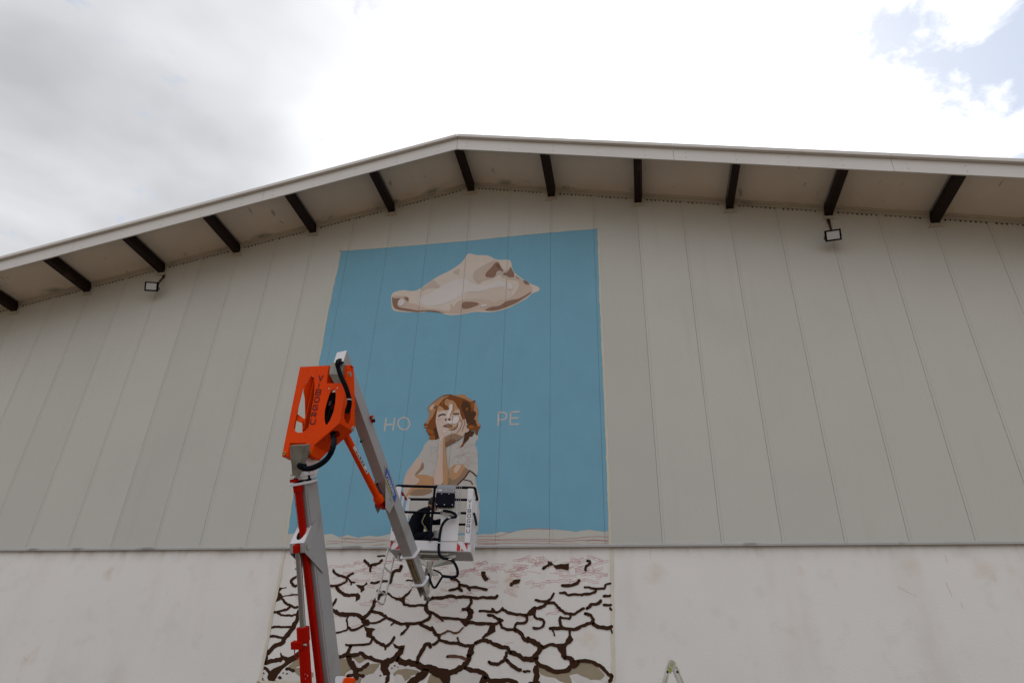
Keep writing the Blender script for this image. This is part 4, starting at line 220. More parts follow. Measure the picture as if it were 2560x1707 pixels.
MT['ground'] = mat('yard_soil', (.155, .118, .082), .9, var=.18, vs=.25, bump=.4, bs=12, extra=stain((.13, .10, .075), .5, .7, .7, amount=.5))
def pmat(n, c, v=.05): MT[n] = mat(n, c, .75, var=v, vs=2.2, spec=.25, extra=ribs_if(n))
def ribs_if(n): return ribs
pmat('sky_blue', (.165, .385, .53), .06)
MT['sky_blue'] = mat('sky_blue_paint', (.180, .400, .535), .7, var=.05, vs=1.6, spec=.25, extra=chain(ribs, stain((.20, .43, .56), .5, .75, 2.2, (1, 1, .5), .4), stain((.155, .37, .51), .55, .75, 3.1, (1, 1, .6), .3, off=4.)))
for n, c in dict(skull_cream=(.66, .58, .51), skull_tan=(.57, .45, .37), skull_grey=(.54, .46, .39), skull_mid=(.62, .53, .46), skull_white=(.68, .63, .61), skull_brown=(.28, .165, .12), skull_dark=(.19, .09, .035),
    shirt=(.50, .475, .44), skin_light=(.60, .45, .37), skin_face=(.62, .49, .42), skin_shadow=(.30, .195, .125), skin_tan=(.50, .28, .14), hair_rust=(.22, .065, .012), hair_tan=(.45, .24, .12), hair_dark=(.085, .032, .012),
    hair_orange=(.33, .105, .015), hair_mid=(.22, .11, .06), paint_white=(.72, .66, .65), skin_mouth=(.42, .25, .16), line_dark=(.03, .015, .012), letter=(.58, .53, .47), tape=(.60, .56, .46), red_sketch=(.50, .20, .21),
    pencil=(.32, .32, .33)).items(): pmat(n, c)
for n, c in dict(crack_brown=(.048, .019, .008), crack_light=(.13, .062, .038), bone_tan=(.36, .30, .21), patch_white=(.72, .70, .67), tape2=(.70, .65, .54), red_sketch2=(.55, .22, .23)).items(): MT[n] = mat(n, c, .85, var=.08, vs=3, spec=.2, bump=.15, bs=30)
MT['scratch'] = mat('scratch_brown', (.62, .50, .36), .9, var=.2)
MT['orange'] = mat('orange_enamel', (.78, .060, .0008), .5, var=.06, vs=3, spec=.06, extra=chain(stain((.34, .03, .003), .6, .75, 5, amount=.45), stain((.22, .10, .06), .70, .74, 22, (1, 1, .5), amount=.7), stain((.42, .10, .04), .62, .8, 2.2, (1, 1, .4), amount=.5, off=4)))
MT['red'] = mat('red_enamel', (.42, .006, .001), .5, spec=.06, var=.08, vs=3, extra=stain((.30, .012, .004), .58, .75, 6, amount=.4))
MT['white'] = mat('white_enamel', (.72, .71, .74), .4, var=.04, vs=3, extra=stain((.50, .46, .40), .6, .78, 4, amount=.4))
MT['boomgrey'] = mat('boom_silver_enamel', (.37, .365, .375), .45, metal=.05, spec=.3, var=.06, vs=2, extra=chain(stain((.25, .22, .19), .55, .75, 3, (1, 1, .4), .5), stain((.09, .07, .05), .66, .76, 6, amount=.6), stain((.50, .49, .48), .68, .72, 18, (1, 1, .3), amount=.5, off=3)))
MT['innerboom'] = mat('greasy_steel', (.20, .185, .17), .4, metal=.5, var=.2, vs=8, extra=stain((.06, .045, .03), .5, .7, 9, (1, 1, 1), .8))
MT['yellowstripe'] = mat('yellow_wear_strip', (.42, .27, .03), .6, var=.2, vs=20)
MT['galv'] = mat('galvanised_steel', (.46, .46, .42), .38, metal=.7, var=.2, vs=9)
MT['galvdark'] = mat('weathered_steel', (.24, .235, .20), .45, metal=.5, var=.25, vs=9)
MT['alu'] = mat('aluminium', (.58, .58, .57), .36, metal=.75, var=.12, vs=8, extra=stain((.25, .25, .23), .58, .72, 12, amount=.5))
MT['chrome'] = mat('hydraulic_rod', (.42, .42, .43), .22, metal=.85, var=.08, vs=4)
MT['black'] = mat('black_rubber', (.006, .006, .013), .6, spec=.06, var=.25, vs=20, bump=.2, bs=150)
MT['blackbox'] = mat('black_plastic', (.006, .006, .014), .5, spec=.06, var=.15, vs=12)
MT['boxgrey'] = mat('control_lid_grey', (.26, .26, .28), .4, var=.08, vs=6)
def corr(t, tc, out, b):
    w = t.nodes.new('ShaderNodeTexWave'); w.inputs['Scale'].default_value = 18; t.links.new(tc.outputs['UV'], w.inputs['Vector'])
    bp = t.nodes.new('ShaderNodeBump'); bp.inputs['Strength'].default_value = .6; bp.inputs['Distance'].default_value = .006; t.links.new(w.outputs[0], bp.inputs['Height']); t.links.new(bp.outputs[0], b.inputs['Normal'])
    return out
MT['hose'] = mat('corrugated_hose', (.007, .008, .013), .5, spec=.07, var=.2, vs=30)
MT['decaldark'] = mat('decal_dark', (.018, .02, .032), .5, spec=.1)
MT['amber'] = mat('amber_reflector', (.50, .17, .01), .25, var=.15, vs=40)
MT['bluedecal'] = mat('blue_decal', (.03, .10, .42), .4, var=.05)
MT['whitedecal'] = mat('white_decal', (.74, .73, .73), .45, var=.03)
MT['yellowdecal'] = mat('yellow_decal', (.62, .55, .05), .45, var=.03)
MT['reddecal'] = mat('red_decal', (.55, .015, .012), .45, var=.03)
MT['greydecal'] = mat('grey_decal', (.30, .30, .31), .5)
MT['wire'] = mat('galvanised_wire', (.35, .35, .36), .4, metal=.5)
MT['lampbody'] = mat('lamp_black', (.007, .006, .007), .5, spec=.06)
MT['lampglass'] = mat('lamp_glass', (.52, .52, .53), .15, var=.02)
MT['conduit'] = mat('conduit_brown', (.06, .035, .02), .6)
MT['cloth'] = mat('black_jacket', (.007, .008, .013), .9, var=.3, vs=12, bump=.5, bs=35, spec=.08)
MT['skin'] = mat('skin', (.42, .21, .13), .6, var=.08, vs=20)
MT['hair'] = mat('dark_hair', (.012, .008, .006), .7, var=.2, vs=60, bump=.5, bs=200)
MT['redcloth'] = mat('red_band', (.30, .03, .03), .8)
MT['stripey'] = mat('jacket_yellow_trim', (.55, .52, .03), .6)
MT['stripeb'] = mat('jacket_blue_trim', (.03, .06, .30), .6)
MT['blueplastic'] = mat('blue_plastic', (.03, .16, .55), .4)
MT['pail'] = mat('paint_pail_white', (.62, .62, .60), .45, var=.1, vs=20, extra=stain((.25, .20, .16), .55, .65, 14, amount=.8))
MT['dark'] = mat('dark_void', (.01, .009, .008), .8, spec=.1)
MT['splash'] = mat('ladder_yellow_paint', (.36, .38, .10), .7, var=.3, vs=30)
MT['tyre'] = mat('track_rubber', (.03, .03, .03), .8)

# ------------------------------------------------------------------ mesh helpers
class MB:
    def __init__(s): s.v = []; s.f = []; s.m = []; s.mats = []
    def mi(s, m):
        m = MT[m] if isinstance(m, str) else m
        if m not in s.mats: s.mats.append(m)
        return s.mats.index(m)
    def add(s, vs, fs, m):
        k = len(s.v); s.v += [tuple(p) for p in vs]; i = s.mi(m)
        for f in fs: s.f.append(tuple(a + k for a in f)); s.m.append(i)
    def prism(s, pts, ext, m, holes=()):
        """closed plate: outline (and holes) extruded by the vector ext"""
        loops = [[V(p) for p in pts]] + [[V(p) for p in h] for h in holes]
        flat = [p for l in loops for p in l]; n = len(flat); ext = V(ext)
        tris = tessellate_polygon(loops)
        vs = flat + [p + ext for p in flat]
        fs = [tuple(t) for t in tris] + [tuple(a + n for a in reversed(t)) for t in tris]
        k = 0
        for l in loops:
            L = len(l)
            for i in range(L):
                a, b = k + i, k + (i + 1) % L; fs.append((a, b, b + n, a + n))
            k += L
        s.add(vs, fs, m)
    def box(s, c, ex, ey, ez, m):
        c, ex, ey, ez = V(c), V(ex), V(ey), V(ez)
        vs = [c + ex * a + ey * b + ez * d for a in (-1, 1) for b in (-1, 1) for d in (-1, 1)]
        s.add(vs, [(0, 1, 3, 2), (4, 6, 7, 5), (0, 4, 5, 1), (2, 3, 7, 6), (0, 2, 6, 4), (1, 5, 7, 3)], m)
    def abox(s, x0, x1, y0, y1, z0, z1, m):
        s.box(((x0 + x1) / 2, (y0 + y1) / 2, (z0 + z1) / 2), ((x1 - x0) / 2, 0, 0), (0, (y1 - y0) / 2, 0), (0, 0, (z1 - z0) / 2), m)
    def beam(s, p0, p1, w, h, m):
        """bar from p0 to p1; w, h: half-section vectors"""
        p0, p1, w, h = V(p0), V(p1), V(w), V(h)
        vs = [q + w * a + h * b for q in (p0, p1) for a, b in ((-1, -1), (1, -1), (1, 1), (-1, 1))]
        s.add(vs, [(3, 2, 1, 0), (4, 5, 6, 7), (0, 1, 5, 4), (1, 2, 6, 5), (2, 3, 7, 6), (3, 0, 4, 7)], m)
    def tube(s, path, r, m, n=12, caps=True, ring=None):
        pts = [V(p) for p in path]; rs = r if isinstance(r, (list, tuple)) else [r] * len(pts)
        t = [(pts[min(i + 1, len(pts) - 1)] - pts[max(i - 1, 0)]).normalized() for i in range(len(pts))]
        nrm = t[0].orthogonal().normalized(); vs = []; 
        for i, p in enumerate(pts):
            nrm = (nrm - t[i] * nrm.dot(t[i])).normalized(); bn = t[i].cross(nrm)
            for k in range(n): a = 2 * pi * k / n; vs.append(p + (nrm * cos(a) + bn * sin(a)) * rs[i])
        fs = [(i * n + k, i * n + (k + 1) % n, (i + 1) * n + (k + 1) % n, (i + 1) * n + k) for i in range(len(pts) - 1) for k in range(n)]
        if caps: fs += [tuple(reversed(range(n))), tuple(range((len(pts) - 1) * n, len(pts) * n))]
        s.add(vs, fs, m)
    def build(s, name, parent=None, smooth=False, bevel=0., seg=2):
        me = bpy.data.meshes.new(name); me.from_pydata([tuple(p) for p in s.v], [], s.f); me.update()
        for m in s.mats: me.materials.append(m)
        me.polygons.foreach_set('material_index', s.m)
        bm = bmesh.new(); bm.from_mesh(me); bmesh.ops.recalc_face_normals(bm, faces=bm.faces); bm.to_mesh(me); bm.free()
        o = bpy.data.objects.new(name, me); COL.objects.link(o)
        if smooth:
            me.polygons.foreach_set('use_smooth', [True] * len(me.polygons))
            try: me.set_sharp_from_angle(angle=radians(40))
            except Exception: pass
        if bevel:
            b = o.modifiers.new('bevel', 'BEVEL'); b.width = bevel; b.segments = seg; b.limit_method = 'ANGLE'; b.angle_limit = radians(35)
        if parent: adopt(o, parent)
        return o
def wpos(o):
    p = V(o.location)
    return p if not o.parent else p
def adopt(o, parent):
    o.parent = parent; base = V(parent.get('_w', (0, 0, 0)))
    o.matrix_parent_inverse = Matrix.Translation(-base)
def tag(o, label=None, cat=None, group=None, kind=None):
    for k, v in (('label', label), ('category', cat), ('group', group), ('kind', kind)):
        if v: o[k] = v
    return o
def empty(name, loc, *a, **k):
    o = bpy.data.objects.new(name, None); COL.objects.link(o); o.location = loc; o.empty_display_size = .2; BASES[o.name] = V(loc)
    return tag(o, *a, **k)
BASES = {}
def adopt(o, parent):
    o.parent = parent; o.matrix_parent_inverse = Matrix.Translation(-BASES.get(parent.name, V((0, 0, 0))))
def spline(pts, n=6):
    pts = [V(p) for p in pts]; out = []
    for i in range(len(pts) - 1):
        p0, p1, p2, p3 = pts[max(i - 1, 0)], pts[i], pts[i + 1], pts[min(i + 2, len(pts) - 1)]
        for k in range(n):
            t = k / n; out.append(.5 * ((2 * p1) + (p2 - p0) * t + (2 * p0 - 5 * p1 + 4 * p2 - p3) * t * t + (3 * p1 - p0 - 3 * p2 + p3) * t ** 3))
    return out + [pts[-1]]
def chaikin(p, k=1):
    for _ in range(k):
        q = []
        for i in range(len(p)):
            a, b = p[i], p[(i + 1) % len(p)]; q += [(a[0] * .8 + b[0] * .2, a[1] * .8 + b[1] * .2), (a[0] * .2 + b[0] * .8, a[1] * .2 + b[1] * .8)]
        p = q
    return p
def clipx(poly, x0, x1):
    for sgn, c in ((1, x0), (-1, x1)):
        out = []
        for i in range(len(poly)):
            a, b = poly[i], poly[(i + 1) % len(poly)]; da, db = sgn * (a[0] - c), sgn * (b[0] - c)
            if da >= 0: out.append(a)
            if (da > 0 > db) or (da < 0 < db):
                t = da / (da - db); out.append((a[0] + (b[0] - a[0]) * t, a[1] + (b[1] - a[1]) * t))
        poly = out
        if len(poly) < 3: return []
    return poly
def jag(p, amp, step, rnd, closed=True):
    out = []; n = len(p)
    for i in range(n if closed else n - 1):
        a, b = p[i], p[(i + 1) % n]; L = math.hypot(b[0] - a[0], b[1] - a[1]); k = max(1, int(L / step))
        for j in range(k): t = j / k; out.append((a[0] + (b[0] - a[0]) * t + rnd.uniform(-amp, amp), a[1] + (b[1] - a[1]) * t + rnd.uniform(-amp, amp)))
    if not closed: out.append(p[-1])
    return out
def ribbon(pl, w, rnd=None, step=.03, rough=.0):
    """list of convex pieces (quads and end discs) covering a painted stroke"""
    pts = [V((a, b)) for a, b in pl]; res = [pts[0]]
    for a, b in zip(pts, pts[1:]):
        k = max(1, int((b - a).length / step)) if rough else 1
        for j in range(1, k + 1): res.append(a + (b - a) * j / k)
    L = []; R = []
    for i, p in enumerate(res):
        d = (res[min(i + 1, len(res) - 1)] - res[max(i - 1, 0)]); d = d.normalized() if d.length > 1e-6 else V((1, 0)); n = V((-d.y, d.x))
        wl = w / 2 * (1 + (rnd.uniform(-rough, rough) if rough else 0)); wr = w / 2 * (1 + (rnd.uniform(-rough, rough) if rough else 0))
        L.append(tuple(p + n * wl)); R.append(tuple(p - n * wr))
    out = [[L[i], L[i + 1], R[i + 1], R[i]] for i in range(len(res) - 1)]
    for p in (res[0], res[-1]): out.append([(p.x + cos(a) * w * .47, p.y + sin(a) * w * .47) for a in [k * pi / 4 for k in range(8)]])
    return out
def paint(mb, pieces, y, m, strips=True):
    """flat paint film at depth y in the wall plane (x, z), parted at the panel joints"""
    y0 = y
    for i_, p in enumerate(pieces):
        y = y0 - (i_ % 3) * .00003 if len(p) != 3 else y0
        if strips:
            xs = [q[0] for q in p]
            for n in range(floor(min(xs)), floor(max(xs)) + 1):
                for a, b in ((.003, .997),):
                    c = clipx(p, n + a, n + b)
                    if c: mb.add([(x, y, z) for x, z in c], [tuple(range(len(c)))], m)
        else: mb.add([(x, y, z) for x, z in p], [tuple(range(len(p)))], m)
def tri2(poly):
    t = tessellate_polygon([[V((a, b, 0)) for a, b in poly]])
    return [[poly[i] for i in tr] for tr in t]

# ------------------------------------------------------------------ ground
mb = MB(); mb.add([(-400, -400, 0), (400, -400, 0), (400, 400, 0), (-400, 400, 0)], [(0, 1, 2, 3)], 'ground')
tag(mb.build('ground'), kind='structure')

# ------------------------------------------------------------------ the warehouse
ZT, ZA, SL = D['cam']['ZT'], D['cam']['ZA'], D['cam']['s']
X0, X1, AP = -7, 25, 9
def zl(x): return ZA - SL * abs(x - AP)
bld = empty('warehouse', (AP, 0, 0), 'large beige gabled warehouse with unfinished blue mural and white plaster base', 'building')
def sloped(mb, x0, x1, za, zb, y0, y1, m):
    mb.prism([(x0, y0, zl(x0) + za), (x1, y0, zl(x1) + za), (x1, y0, zl(x1) + zb), (x0, y0, zl(x0) + zb)], (0, y1 - y0, 0), m)
mb = MB()
mb.prism([(X0, .034, 0), (X1, .034, 0), (X1, .034, ZT + .01), (X0, .034, ZT + .01)], (0, .25, 0), 'plaster'); mb.build('plaster_wall', bld)
mb = MB(); mb.prism([(X0, .0105, ZT + .036), (X1, .0105, ZT + .036), (X1, .0105, zl(X1) + .05), (AP, .0105, zl(AP) + .05), (X0, .0105, zl(X0) + .05)], (0, .2, 0), 'joint'); mb.build('wall_core', bld)
for x in (X0, X1 - .2):
    mb = MB(); mb.abox(x, x + .2, .29, 36, 0, zl(X0) + .05, 'panel'); mb.build('side_wall', bld)
mb = MB(); mb.prism([(X0, 36, 0), (X1, 36, 0), (X1, 36, zl(X1) + .05), (AP, 36, zl(AP) + .05), (X0, 36, zl(X0) + .05)], (0, .2, 0), 'panel'); mb.build('rear_wall', bld)
for n in range(X0, X1):
    prof = [(.003, .010), (.003, .0015), (.0045, 0), (.045, 0), (.0475, .004), (.0515, .004), (.054, 0), (.9955, 0), (.997, .0015), (.997, .010)]
    vs = []; fs = []
    for dx, y in prof: vs += [(n + dx, y, ZT + .03), (n + dx, y, zl(n + dx) + .06)]
    for i in range(len(prof) - 1): fs.append((2 * i, 2 * i + 2, 2 * i + 3, 2 * i + 1))
    mb = MB(); mb.add(vs, fs, 'panel'); mb.build('wall_panel', bld)
# drip trim where the cladding meets the plaster, in lengths
xs = [X0, -2.9, 3.1, 9.05, 14.05, 20.1, X1]
for a, b in zip(xs, xs[1:]):
    mb = MB(); mb.prism([(a + .003, .033, ZT - .018), (a + .003, -.032, ZT - .024), (a + .003, -.034, ZT + .006), (a + .003, -.006, ZT + .034), (a + .003, .02, ZT + .036)], (b - a - .006, 0, 0), 'trimg')
    mb.build('drip_trim', bld)
mb = MB()
for (p, q_) in D['scratch'][:7]:
    for pc_ in ribbon([p, q_], .006): mb.add([(x, .0325, z) for x, z in pc_], [tuple(range(len(pc_)))], 'scratch')
tag(mb.build('wall_scratches', bld), kind='stuff')
# rafters, soffit bays, trims
OV = 1.42
bx = [x + (.055 * max(-1, min(1, (x - AP) / 4)) if X0 < x < X1 else 0) for x in range(X0, X1 + 1, 2)]
beam_me = None
for i, x in enumerate(bx):
    sgn = 0 if x == AP else (1 if x < AP else -1)
    xx = min(max(x, X0 + .08), X1 - .08)
    mb = MB()
    sx = V((.074, 0, SL * .074 * sgn)); top = zl(xx) + .10; bot = zl(xx) - .13
    mb.beam((xx, .02, (top + bot) / 2), (xx, -OV + .004, (top + bot) / 2), sx, V((-SL * sgn * .10, 0, (top - bot) / 2)), 'beam')
    mb.build('rafter', bld, bevel=.004)
    mb = MB(); zb = zl(xx) - .13
    sh = SL * sgn * .11
    mb.abox(xx - .10 + sh, xx + .10 + sh, -.035, -.001, zb - .075, zb - .006, 'trimc')
    mb.abox(xx - .15 + sh, xx + .15 + sh, -.02, -.001, zb - .10, zb - .077, 'trimc')
    for s in (-1, 1): mb.abox(xx + s * .10 - .013 + sh * .6, xx + s * .10 + .013 + sh * .6, -.03, -.001, zb - .004, zb + .16, 'trimc')
    mb.build('rafter_flashing', bld)
for a, b in zip(bx, bx[1:]):
    mb = MB(); sloped(mb, a + .085, b - .085, .115, .14, -OV + .205, .02, 'soffit'); mb.build('soffit_panel', bld)
    mb = MB(); sloped(mb, a + .085, b - .085, .115, .14, -OV + .006, -OV + .198, 'soffit'); mb.build('soffit_edge_strip', bld)
    mb = MB(); sloped(mb, a + .085, b - .085, .005, .055, -.045, -.001, 'trimc'); sloped(mb, a + .085, b - .085, .058, .113, -.075, -.001, 'trimc'); mb.build('eave_trim', bld)
    # dark prisms model the shadow notches where panel ribs end under the trim
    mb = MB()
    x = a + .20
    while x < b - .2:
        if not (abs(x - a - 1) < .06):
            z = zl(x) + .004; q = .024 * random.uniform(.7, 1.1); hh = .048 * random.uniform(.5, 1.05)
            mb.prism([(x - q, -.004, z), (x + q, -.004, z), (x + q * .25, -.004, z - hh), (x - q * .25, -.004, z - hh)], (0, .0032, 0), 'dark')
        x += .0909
    tag(mb.build('rib_end_shadows', bld), kind='stuff')
# fascia boards and capping in lengths
fj = [X0] + D['fj'][:2] + [AP] + D['fj'][2:] + [22.6, X1]
for a, b in zip(fj, fj[1:]):
    e = random.uniform(-.004, .004)
    mb = MB(); sloped(mb, a + .003, b - .003, -.125 + e, .20, -OV - .03, -OV, 'fascia'); fb = mb.build('fascia_board', bld, bevel=.003)
    mb = MB()
    for k in range(int((b - a) / .99) + 1):
        for dz in (-.04, .1):
            x = a + .25 + k * .99
            if x < b - .1: mb.tube([(x, -OV - .031, zl(x) + dz), (x, -OV - .036, zl(x) + dz)], .009, 'greydecal', 6)
    tag(mb.build('fascia_screws', fb), kind='stuff')
    mb = MB(); sloped(mb, a + .002, b - .002, .205, .285, -OV - .105, -OV + .05, 'fascia'); mb.build('roof_capping', bld, bevel=.004)
mb = MB(); sloped(mb, X0 - .4, AP, .145, .26, -OV + .06, 36.4, 'roofm'); mb.build('roof_slope', bld)
mb = MB(); sloped(mb, AP, X1 + .4, .145, .26, -OV + .06, 36.4, 'roofm'); mb.build('roof_slope', bld)

# ------------------------------------------------------------------ the mural (paint films on the panels and the plaster)
rnd = random.Random(3)
mb = MB(); paint(mb, tri2(jag(D['sky'], .008, .12, rnd)), -.002, 'sky_blue')
mural = mb.build('mural', bld)
tag(mural, 'blue painted field with wavy unfinished lower edge')
BASES['mural'] = BASES['warehouse'] * 1.0
def child(mb, name): 
    o = mb.build(name); o.parent = mural
    o.matrix_parent_inverse = Matrix.Identity(4)
    return o
mb = MB(); y = -.004
for nme, p in D['skull']:
    paint(mb, tri2(chaikin(p, 1)), y, nme); y -= .0005
child(mb, 'painted_skull')
mb = MB(); y = -.004
for it in D['girl']:
    if it[0].startswith('stroke:'): paint(mb, ribbon(it[1], it[2]), y, it[0][7:])
    else: paint(mb, tri2(chaikin(it[1], 1)), y, it[0])
    y -= .0004
ysk = y
# pencil and red guide lines on the bare shirt
SHp = [p for n_, p in [(i[0], i[1]) for i in D['girl'] if len(i) == 2] if n_ == 'shirt'][0]
sx0, sx1 = min(p[0] for p in SHp), max(p[0] for p in SHp); sz0, sz1 = min(p[1] for p in SHp), max(p[1] for p in SHp)
for it in range(46):
    cx_ = sx0 + (sx1 - sx0) * rnd.choice([rnd.uniform(.30, .45), rnd.uniform(.60, .92), rnd.uniform(.6, .8)]); cz_ = sz0 + (sz1 - sz0) * rnd.uniform(.55, .93)
    a = rnd.uniform(-1.2, 1.2); pts = [(cx_, cz_)]
    for k in range(rnd.randint(3, 6)):
        a += rnd.uniform(-.5, .5); pts.append((pts[-1][0] + cos(a) * .05, pts[-1][1] + sin(a) * .05))
    paint(mb, ribbon(pts, .006), -.0045, rnd.choice(['red_sketch', 'pencil', 'pencil']))
child(mb, 'painted_girl')
for ch, strokes, w in D['letters']:
    mb = MB()
    for s in strokes: paint(mb, ribbon(s, w), -.004, 'letter')
    o = child(mb, 'painted_letter'); o['label'] = 'pale painted letter ' + ch
def tape(pl, w, y, m, strips, name='masking_tape'):
    mb = MB(); q = jag(pl, .006, .25, rnd, False); paint(mb, ribbon(q, w, rnd, .08, .28), y, m, strips); return child(mb, name)
tape(D['tape_top'], .034, -.0035, 'tape', True); tape(D['tape_r'], .05, -.0035, 'tape', True); tape(D['tape_l'], .05, -.0035, 'tape', True)
PY = .034
for k_ in ('tape_l2', 'tape_r2', 'tape_b2'): tape(D[k_], .055, PY - .010, 'tape2', False)
mb = MB()
for pl, w in D['redlines']: paint(mb, ribbon(jag(pl, .006, .12, rnd, False), w * .6), -.003, 'red_sketch')
tag(child(mb, 'guide_lines'), kind='stuff')
y = PY - .002
for c, p in D['patches']:
    mb = MB(); paint(mb, tri2(jag(p, .007, .05, rnd)), y, c, False); y -= .0001
    child(mb, 'painted_patch')
mb = MB(); y = PY - .0045
for c, p, w in D['cracks']:
    if w:
        q_ = [(v.x, v.y) for v in spline([(a, b_, 0) for a, b_ in p], 3)]
        q_ = [(a + rnd.uniform(-.006, .006), b_ + rnd.uniform(-.006, .006)) for a, b_ in q_]
        paint(mb, ribbon(q_, w * 1.36, rnd, .075, .24), y, c, False)
    else: paint(mb, tri2(jag(p, .008, .04, rnd)), y, c, False)
    y -= .00005
child(mb, 'painted_cracks')
mb = MB()
def squig(cx_, cz_, s, closed):
    a = rnd.uniform(-.4, .4); L = s * rnd.uniform(.5, 1.3)
    top = []; bot = []; n = rnd.randint(3, 6)
    for k in range(n + 1):
        x = cx_ + L * (k / n - .5); z = cz_ + sin(a) * L * (k / n - .5) + rnd.uniform(-.02, .02)
        top.append((x, z + rnd.uniform(.012, .035))); bot.append((x, z - rnd.uniform(.0, .02)))
    return top + (bot[::-1] + [top[0]] if closed else [])
q = D['sk'][0]; bx0, bx1 = 6.12, q[1][0] - .15; bz1 = q[0][1] - .04
for it in range(150):
    x = rnd.uniform(bx0, bx1); z = bz1 - abs(rnd.gauss(0, .42)) - .02
    if z < 2.2: continue
    paint(mb, ribbon(squig(x, z, .24, rnd.random() < .75), .0055), PY - .0012, 'red_sketch2', False)
tag(child(mb, 'guide_lines'), kind='stuff')

# ------------------------------------------------------------------ floodlights
LOFF = [(.0, .05), (.10, -.30)]
for i, (p, lab) in enumerate(zip(D['fl'], ('square black floodlight under the eave on the right of the mural', 'square black floodlight turned sideways under the eave left of the mural'))):
    p = V(p)
    L = empty('floodlight', p, lab, 'floodlight', 'floodlights under the gable eave')
    yaw = (-.12, .32)[i]; tilt = radians((32, 24)[i])
    f = V((sin(yaw) * cos(tilt), -cos(yaw) * cos(tilt), -sin(tilt))); r = V((cos(yaw), sin(yaw), 0)); u = r.cross(f); u = -u if u.z < 0 else u
    roll = (.0, .05)[i]; r, u = r * cos(roll) + u * sin(roll), u * cos(roll) - r * sin(roll)
    mb = MB(); mb.box(p - f * .03, r * .155, u * .115, f * .024, 'lampbody')
    for k in range(7): mb.box(p - f * .068 + r * (k - 3) * .038, r * .004, u * .085, f * .015, 'lampbody')
    for s in (-1, 1): mb.box(p + r * s * .138, r * .016, u * .115, f * .008, 'lampbody'); mb.box(p + u * s * .099, r * .1219, u * .015, f * .0078, 'lampbody')
    mb.build('housing', L, bevel=.004)
    mb = MB(); mb.box(p - f * .002, r * .122, u * .084, f * .0015, 'lampglass'); mb.build('lens', L)
    xb = 17 if i == 0 else 1
    foot = V((xb + (.06 if i else .01), -.012, zl(xb) - .27)); 
    mb = MB(); mb.beam(foot, p - f * .03 + r * (.12 if i else -.0) + u * .02, V((.022, 0, 0)), V((0, .010, .012)), 'conduit'); mb.box(foot, (.035, 0, 0), (0, .008, 0), (0, 0, .05), 'conduit'); mb.build('arm', L)
    mb = MB()
    for s in (-1, 1): mb.beam(p + r * s * .164 - f * .02, p + r * s * .164 - f * .10 - u * .05, f * .012, r * .004, 'lampbody')
    mb.beam(p - r * .164 - f * .10 - u * .05, p + r * .164 - f * .10 - u * .05, f * .004, u * .012, 'lampbody'); mb.build('yoke', L)
    mb = MB(); mb.tube(spline([p - f * .06 + u * .02, p - f * .12 + u * .0 - r * .03, foot * .45 + p * .55 - V((0, 0, .05)), foot + V((.03, -.01, .02))], 5), .006, 'black', 6); mb.build('cable', L, smooth=True)

# ------------------------------------------------------------------ boom lift
h, l = V(D['h']), V(D['l']); up = V((0, 0, 1))
bm_ = D['boom']; T0, F1, F2, a1, u1 = V(bm_['T']), V(bm_['F1']), V(bm_['F2']), V(bm_['a']), V(bm_['u'])
LA, LB, a2, n2 = V(D['low']['A']), V(D['low']['B']), V(D['low']['a']), V(D['low']['n'])
piv = LB - a2 * .95
lift = empty('boom_lift', (piv.x, piv.y, 0), 'articulated orange and white boom lift holding its basket up to the mural', 'boom lift')
HW, HH = .0875, .0925
# upper boom: outer section with raked end
mb = MB()
ct, cb = V(bm_['cap'][0]), V(bm_['cap'][1])
ct2, cb2 = ct - l * .175, cb - l * .175
eb = F1
vs = [ct, cb, cb2, ct2] + [eb + l * a * HW + u1 * b * HH for a, b in ((1, -1), (1, 1), (-1, 1), (-1, -1))]
mb.add(vs, [(3, 2, 1, 0), (4, 5, 6, 7), (0, 1, 5, 4), (1, 2, 6, 5), (2, 3, 7, 6), (3, 0, 4, 7)], 'boomgrey')
ub = mb.build('upper_boom', lift, bevel=.006)
mb = MB(); cdn = (cb - ct).cross(l).normalized(); cdn = -cdn if cdn.y > 0 else cdn
c4 = [ct - l * .004, cb - l * .004, cb2 + l * .004, ct2 + l * .004]
mb.prism([p + cdn * .002 for p in c4], cdn * .006, 'white'); mb.build('end_plate', ub, bevel=.002)
ho = V(D['hose2'][0]) 
ho = T0 + (cb - ct) * .22 + cdn * .012
ho = (ct + cb + ct2 + cb2) / 4 + (cb - ct) * .22 + cdn * .01
mb = MB(); e1 = (cb - ct).normalized(); mb.prism([ho + l * cos(a) * .052 + e1 * sin(a) * .03 for a in [k * pi / 8 for k in range(16)]], cdn * .003, 'dark'); mb.build('cable_opening', ub)
# galvanised shoe below the end
cm = (cb + cb2) / 2
mb = MB()
qa = [V(p) for p in D['heel_a']]; qb = [V(p) for p in D['heel_b']]
mb.prism(qa, h * .005, 'galvdark'); qb = [qb[0], qb[1], qb[2] + h * .06, qb[3] + h * .06]; mb.prism(qb, h * .005, 'galvdark')
for i_, j_, k_ in ((0, 3, 3), (1, 2, 2)):
    mb.prism([qa[i_] + h * .006, qa[j_] + h * .006, qb[k_] + h * .006, qb[k_] + h * .12, qa[j_] + h * .22, qa[i_] + h * .22], l * (.005 if i_ == 0 else -.005), 'galvdark')
mb.build('boom_heel', lift, bevel=.003)
